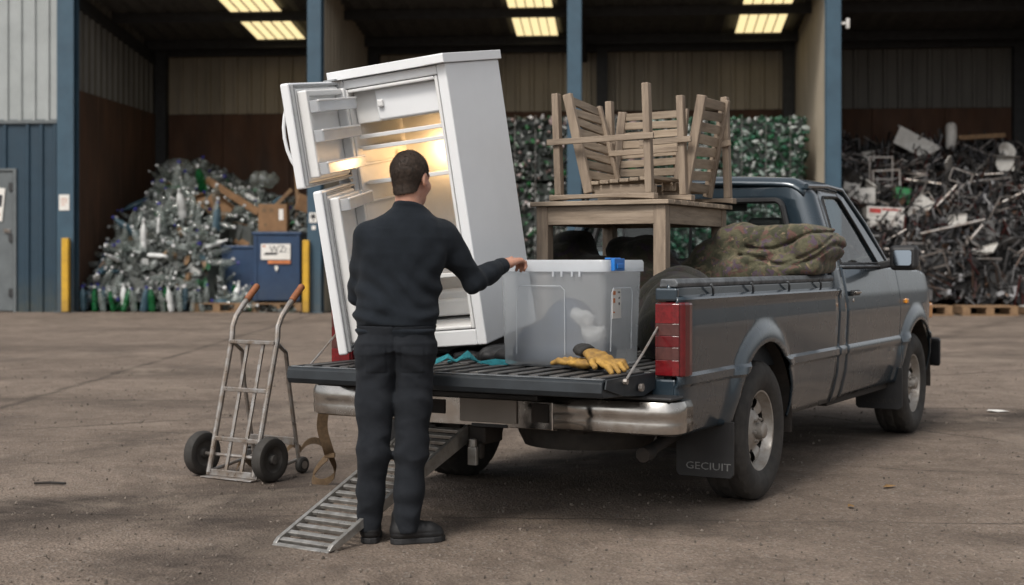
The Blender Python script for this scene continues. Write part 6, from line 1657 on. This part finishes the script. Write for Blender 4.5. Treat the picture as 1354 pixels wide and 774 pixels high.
def headfn(p):
    q = tohead(p)
    d = ell(q, (0,-.014,.035), (.0765,.097,.090))
    d = smin(d, ell(q, (0,.030,-.035), (.060,.064,.085)), .03)
    d = smin(d, ell(q, (0,.062,-.095), (.030,.026,.022)), .03)           # chin
    d = smin(d, ell(q, (0,.080,.022), (.052,.018,.016)), .02)            # brow
    d = smin(d, chain(q, [((0,.094,.012),.009),((0,.112,-.026),.012)], .01), .012)   # nose
    for s_ in (-1, 1):
        d = smin(d, ell(q, (s_*.012,.100,-.030), (.009,.010,.008)), .006)
        d = smin(d, ell(q, (s_*.040,.062,-.030), (.024,.026,.022)), .025)
        d = np.maximum(d, -ell(q, (s_*.031,.098,.002), (.016,.016,.011)))   # eye sockets
        d = np.minimum(d, ell(q, (s_*.031,.079,.001), (.0125,.0125,.0115)))
        d = smin(d, ell(q, (s_*.031,.084,.009), (.017,.010,.005)), .006)
        e = ell(q, (s_*.080,-.012,-.004), (.010,.022,.034)); e = np.maximum(e, -ell(q, (s_*.090,-.008,.0), (.008,.013,.020)))
        d = smin(d, e, .008)
    d = smin(d, ell(q, (0,.094,-.062), (.024,.010,.006)), .006); d = smin(d, ell(q, (0,.092,-.071), (.021,.010,.007)), .005)
    d = d+.004*np.exp(-((q[:,2]+.0665)/.0022)**2)*(np.abs(q[:,0]) < .024)*(q[:,1] > .08)
    return d
NB = np.array([XOFF-.010,.0,1.44])
def body(p):
    d = headfn(p)
    d = smin(d, cap(p, fromhead((0,-.030,-.06)), NB, .056, .064), .025)
    d = smin(d, torso(p, -.022) if False else np.maximum(torso(p, -.020), np.maximum(p[:,2]-1.47, .86-p[:,2])), .03)
    s1, s2 = sleeve(p, -.014)
    d = smin(smin(d, np.maximum(s1, -10), .03), s2, .03)
    for a, k, n, r in ((HP_L,KN_L,AN_L,.062),(HP_R,KN_R,AN_R,.062)):
        d = smin(d, chain(p, [(a,r),(k,r*.8),(n,r*.6)], .02), .03)
        d = smin(d, cap(p, n, n*np.array([1,1,0])+np.array([0,0,.07]), .034, .03), .02)
    d = smin(d, hand(p, WR_R+ud*.012, HD_R*.55+ud*.12, 1, (1.1,.95,.9,1.0)), .010)
    d = smin(d, hand(p, WR_L+ud2*.012, ud2+np.array([.4,.2,0]), -1, (.5,.55,.6,.65)), .010)
    return d
sdf_obj('body', body, (-.34,-.22,.02), (.66,.80,1.80), .0045, M_['skin'], person)
def hair(p):
    q = tohead(p)
    d = ell(q, (0,-.016,.040), (.0815,.102,.093))+.0009*wob(p, 120, 10)+.0005*wob(p, 330, 10, off=7)
    hl = np.interp(q[:,1], [-.12,-.085,-.045,-.020,-.010,.012,.022,.045,.060,.09], [-.070,-.068,-.052,.018,.024,.018,-.022,-.005,.055,.085])
    d = smin(d, cap(q, (0,-.038,.0), (0,-.042,-.10), .0635, .0555), .015)
    return np.maximum(d, hl+.003*wob(p, 120, off=3)-q[:,2])
ho = sdf_obj('hair', hair, tuple(HEADC-.16), tuple(HEADC+.17), .003, M_['hair'], person)
def strands(o, n):
    me = o.data; r3 = np.random.default_rng(2); co = np.empty(len(me.vertices)*3); me.vertices.foreach_get('co', co); co = co.reshape(-1, 3)
    no = np.array([v.normal for v in me.vertices]); pick = r3.integers(0, len(co), n)
    q = tohead(co); vs = []; fs = []
    for i in pick:
        if np.linalg.norm(q[i]*[1, .8, .85]-[0, -.012, .03]) < .066: continue
        nn = no[i]; fl = np.array([0, 0, -1.0])-.35*HF; fl = fl-nn*(fl@nn); fl /= np.linalg.norm(fl)+1e-6
        d = nn*.45+fl*.9+r3.normal(size=3)*.28; d /= np.linalg.norm(d); s_ = np.cross(d, nn); s_ /= np.linalg.norm(s_)+1e-6
        L_ = r3.uniform(.006, .012); b = co[i]-nn*.0008; w_ = .0007
        k = len(vs); vs += [b-s_*w_, b+s_*w_, b+d*L_*.6+s_*w_*.8, b+d*L_-nn*.0012, b+d*L_*.6-s_*w_*.8]; fs.append((k, k+1, k+2, k+3, k+4))
    bm = bmesh.new(); bm.from_mesh(me)
    B = [bm.verts.new(v) for v in vs]
    for f in fs: bm.faces.new([B[i] for i in f])
    bm.to_mesh(me); bm.free()
strands(ho, 9000)
def eyes():
    for s_ in (-1, 1):
        mb = MB(); c = fromhead((s_*.031,.0905,.001)); mb.lathe([(0,-.001),(.0052,-.0008),(.0055,.0),(.0,.0022)], 12, Matrix.Translation(c) @ Matrix(((HR_[0],0,HF[0],0),(HR_[1],0,HF[1],0),(0,1,0,0),(0,0,0,1)))); mb.build('iris', M_['hair'], person, smooth=True)
eyes()
sw = sdf_obj('sweater', sweater, (-.36,-.22,.90), (.64,.62,1.58), .006, M_['sweater'], person)
jn = sdf_obj('jeans', jeans, (-.34,-.22,.03), (.22,.24,1.02), .006, M_['jeans'], person)
hL, tL = np.array(pp(489,718,6.37)), None
hL[2] = 0; tL = hL+np.array([-.015,.275,0]); hR = np.array(pp(519,716,6.37)); hR[2] = 0; tR = hR+np.array([.235,.085,0])
for h_, t_ in ((hL, tL), (hR, tR)):
    lo = np.minimum(h_, t_)-.08; hi = np.maximum(h_, t_)+.08; lo[2] = -.01; hi[2] = .19
    s = sdf_obj('shoe', lambda p: shoe(p, h_, t_)[0], lo, hi, .004, M_['shoe'], person)
    sdf_obj('sole', lambda p: solefn(p, h_, t_), lo, hi, .004, M_['sole'], s)
    ax = (t_-h_)/np.linalg.norm(t_-h_); sdv = Vector((ax[1], -ax[0], 0)); A = Vector(ax); H_ = Vector(h_)
    mb = MB()
    for k in range(4):
        c = H_+A*(.105+.022*k)+Vector((0,0,.104-.010*k)); mb.tube([c-sdv*.026+Vector((0,0,-.012)), c+Vector((0,0,.004)), c+sdv*.026+Vector((0,0,-.012))], .0026, 6)
    for sg in (-1, 1): mb.tube([H_+A*.10+Vector((0,0,.11)), H_+A*.09+sdv*.02*sg+Vector((0,0,.125)), H_+A*.11+sdv*.038*sg+Vector((0,0,.10)), H_+A*.10+Vector((0,0,.11))], .0024, 6)
    mb.build('lace', M_['sole'], s)
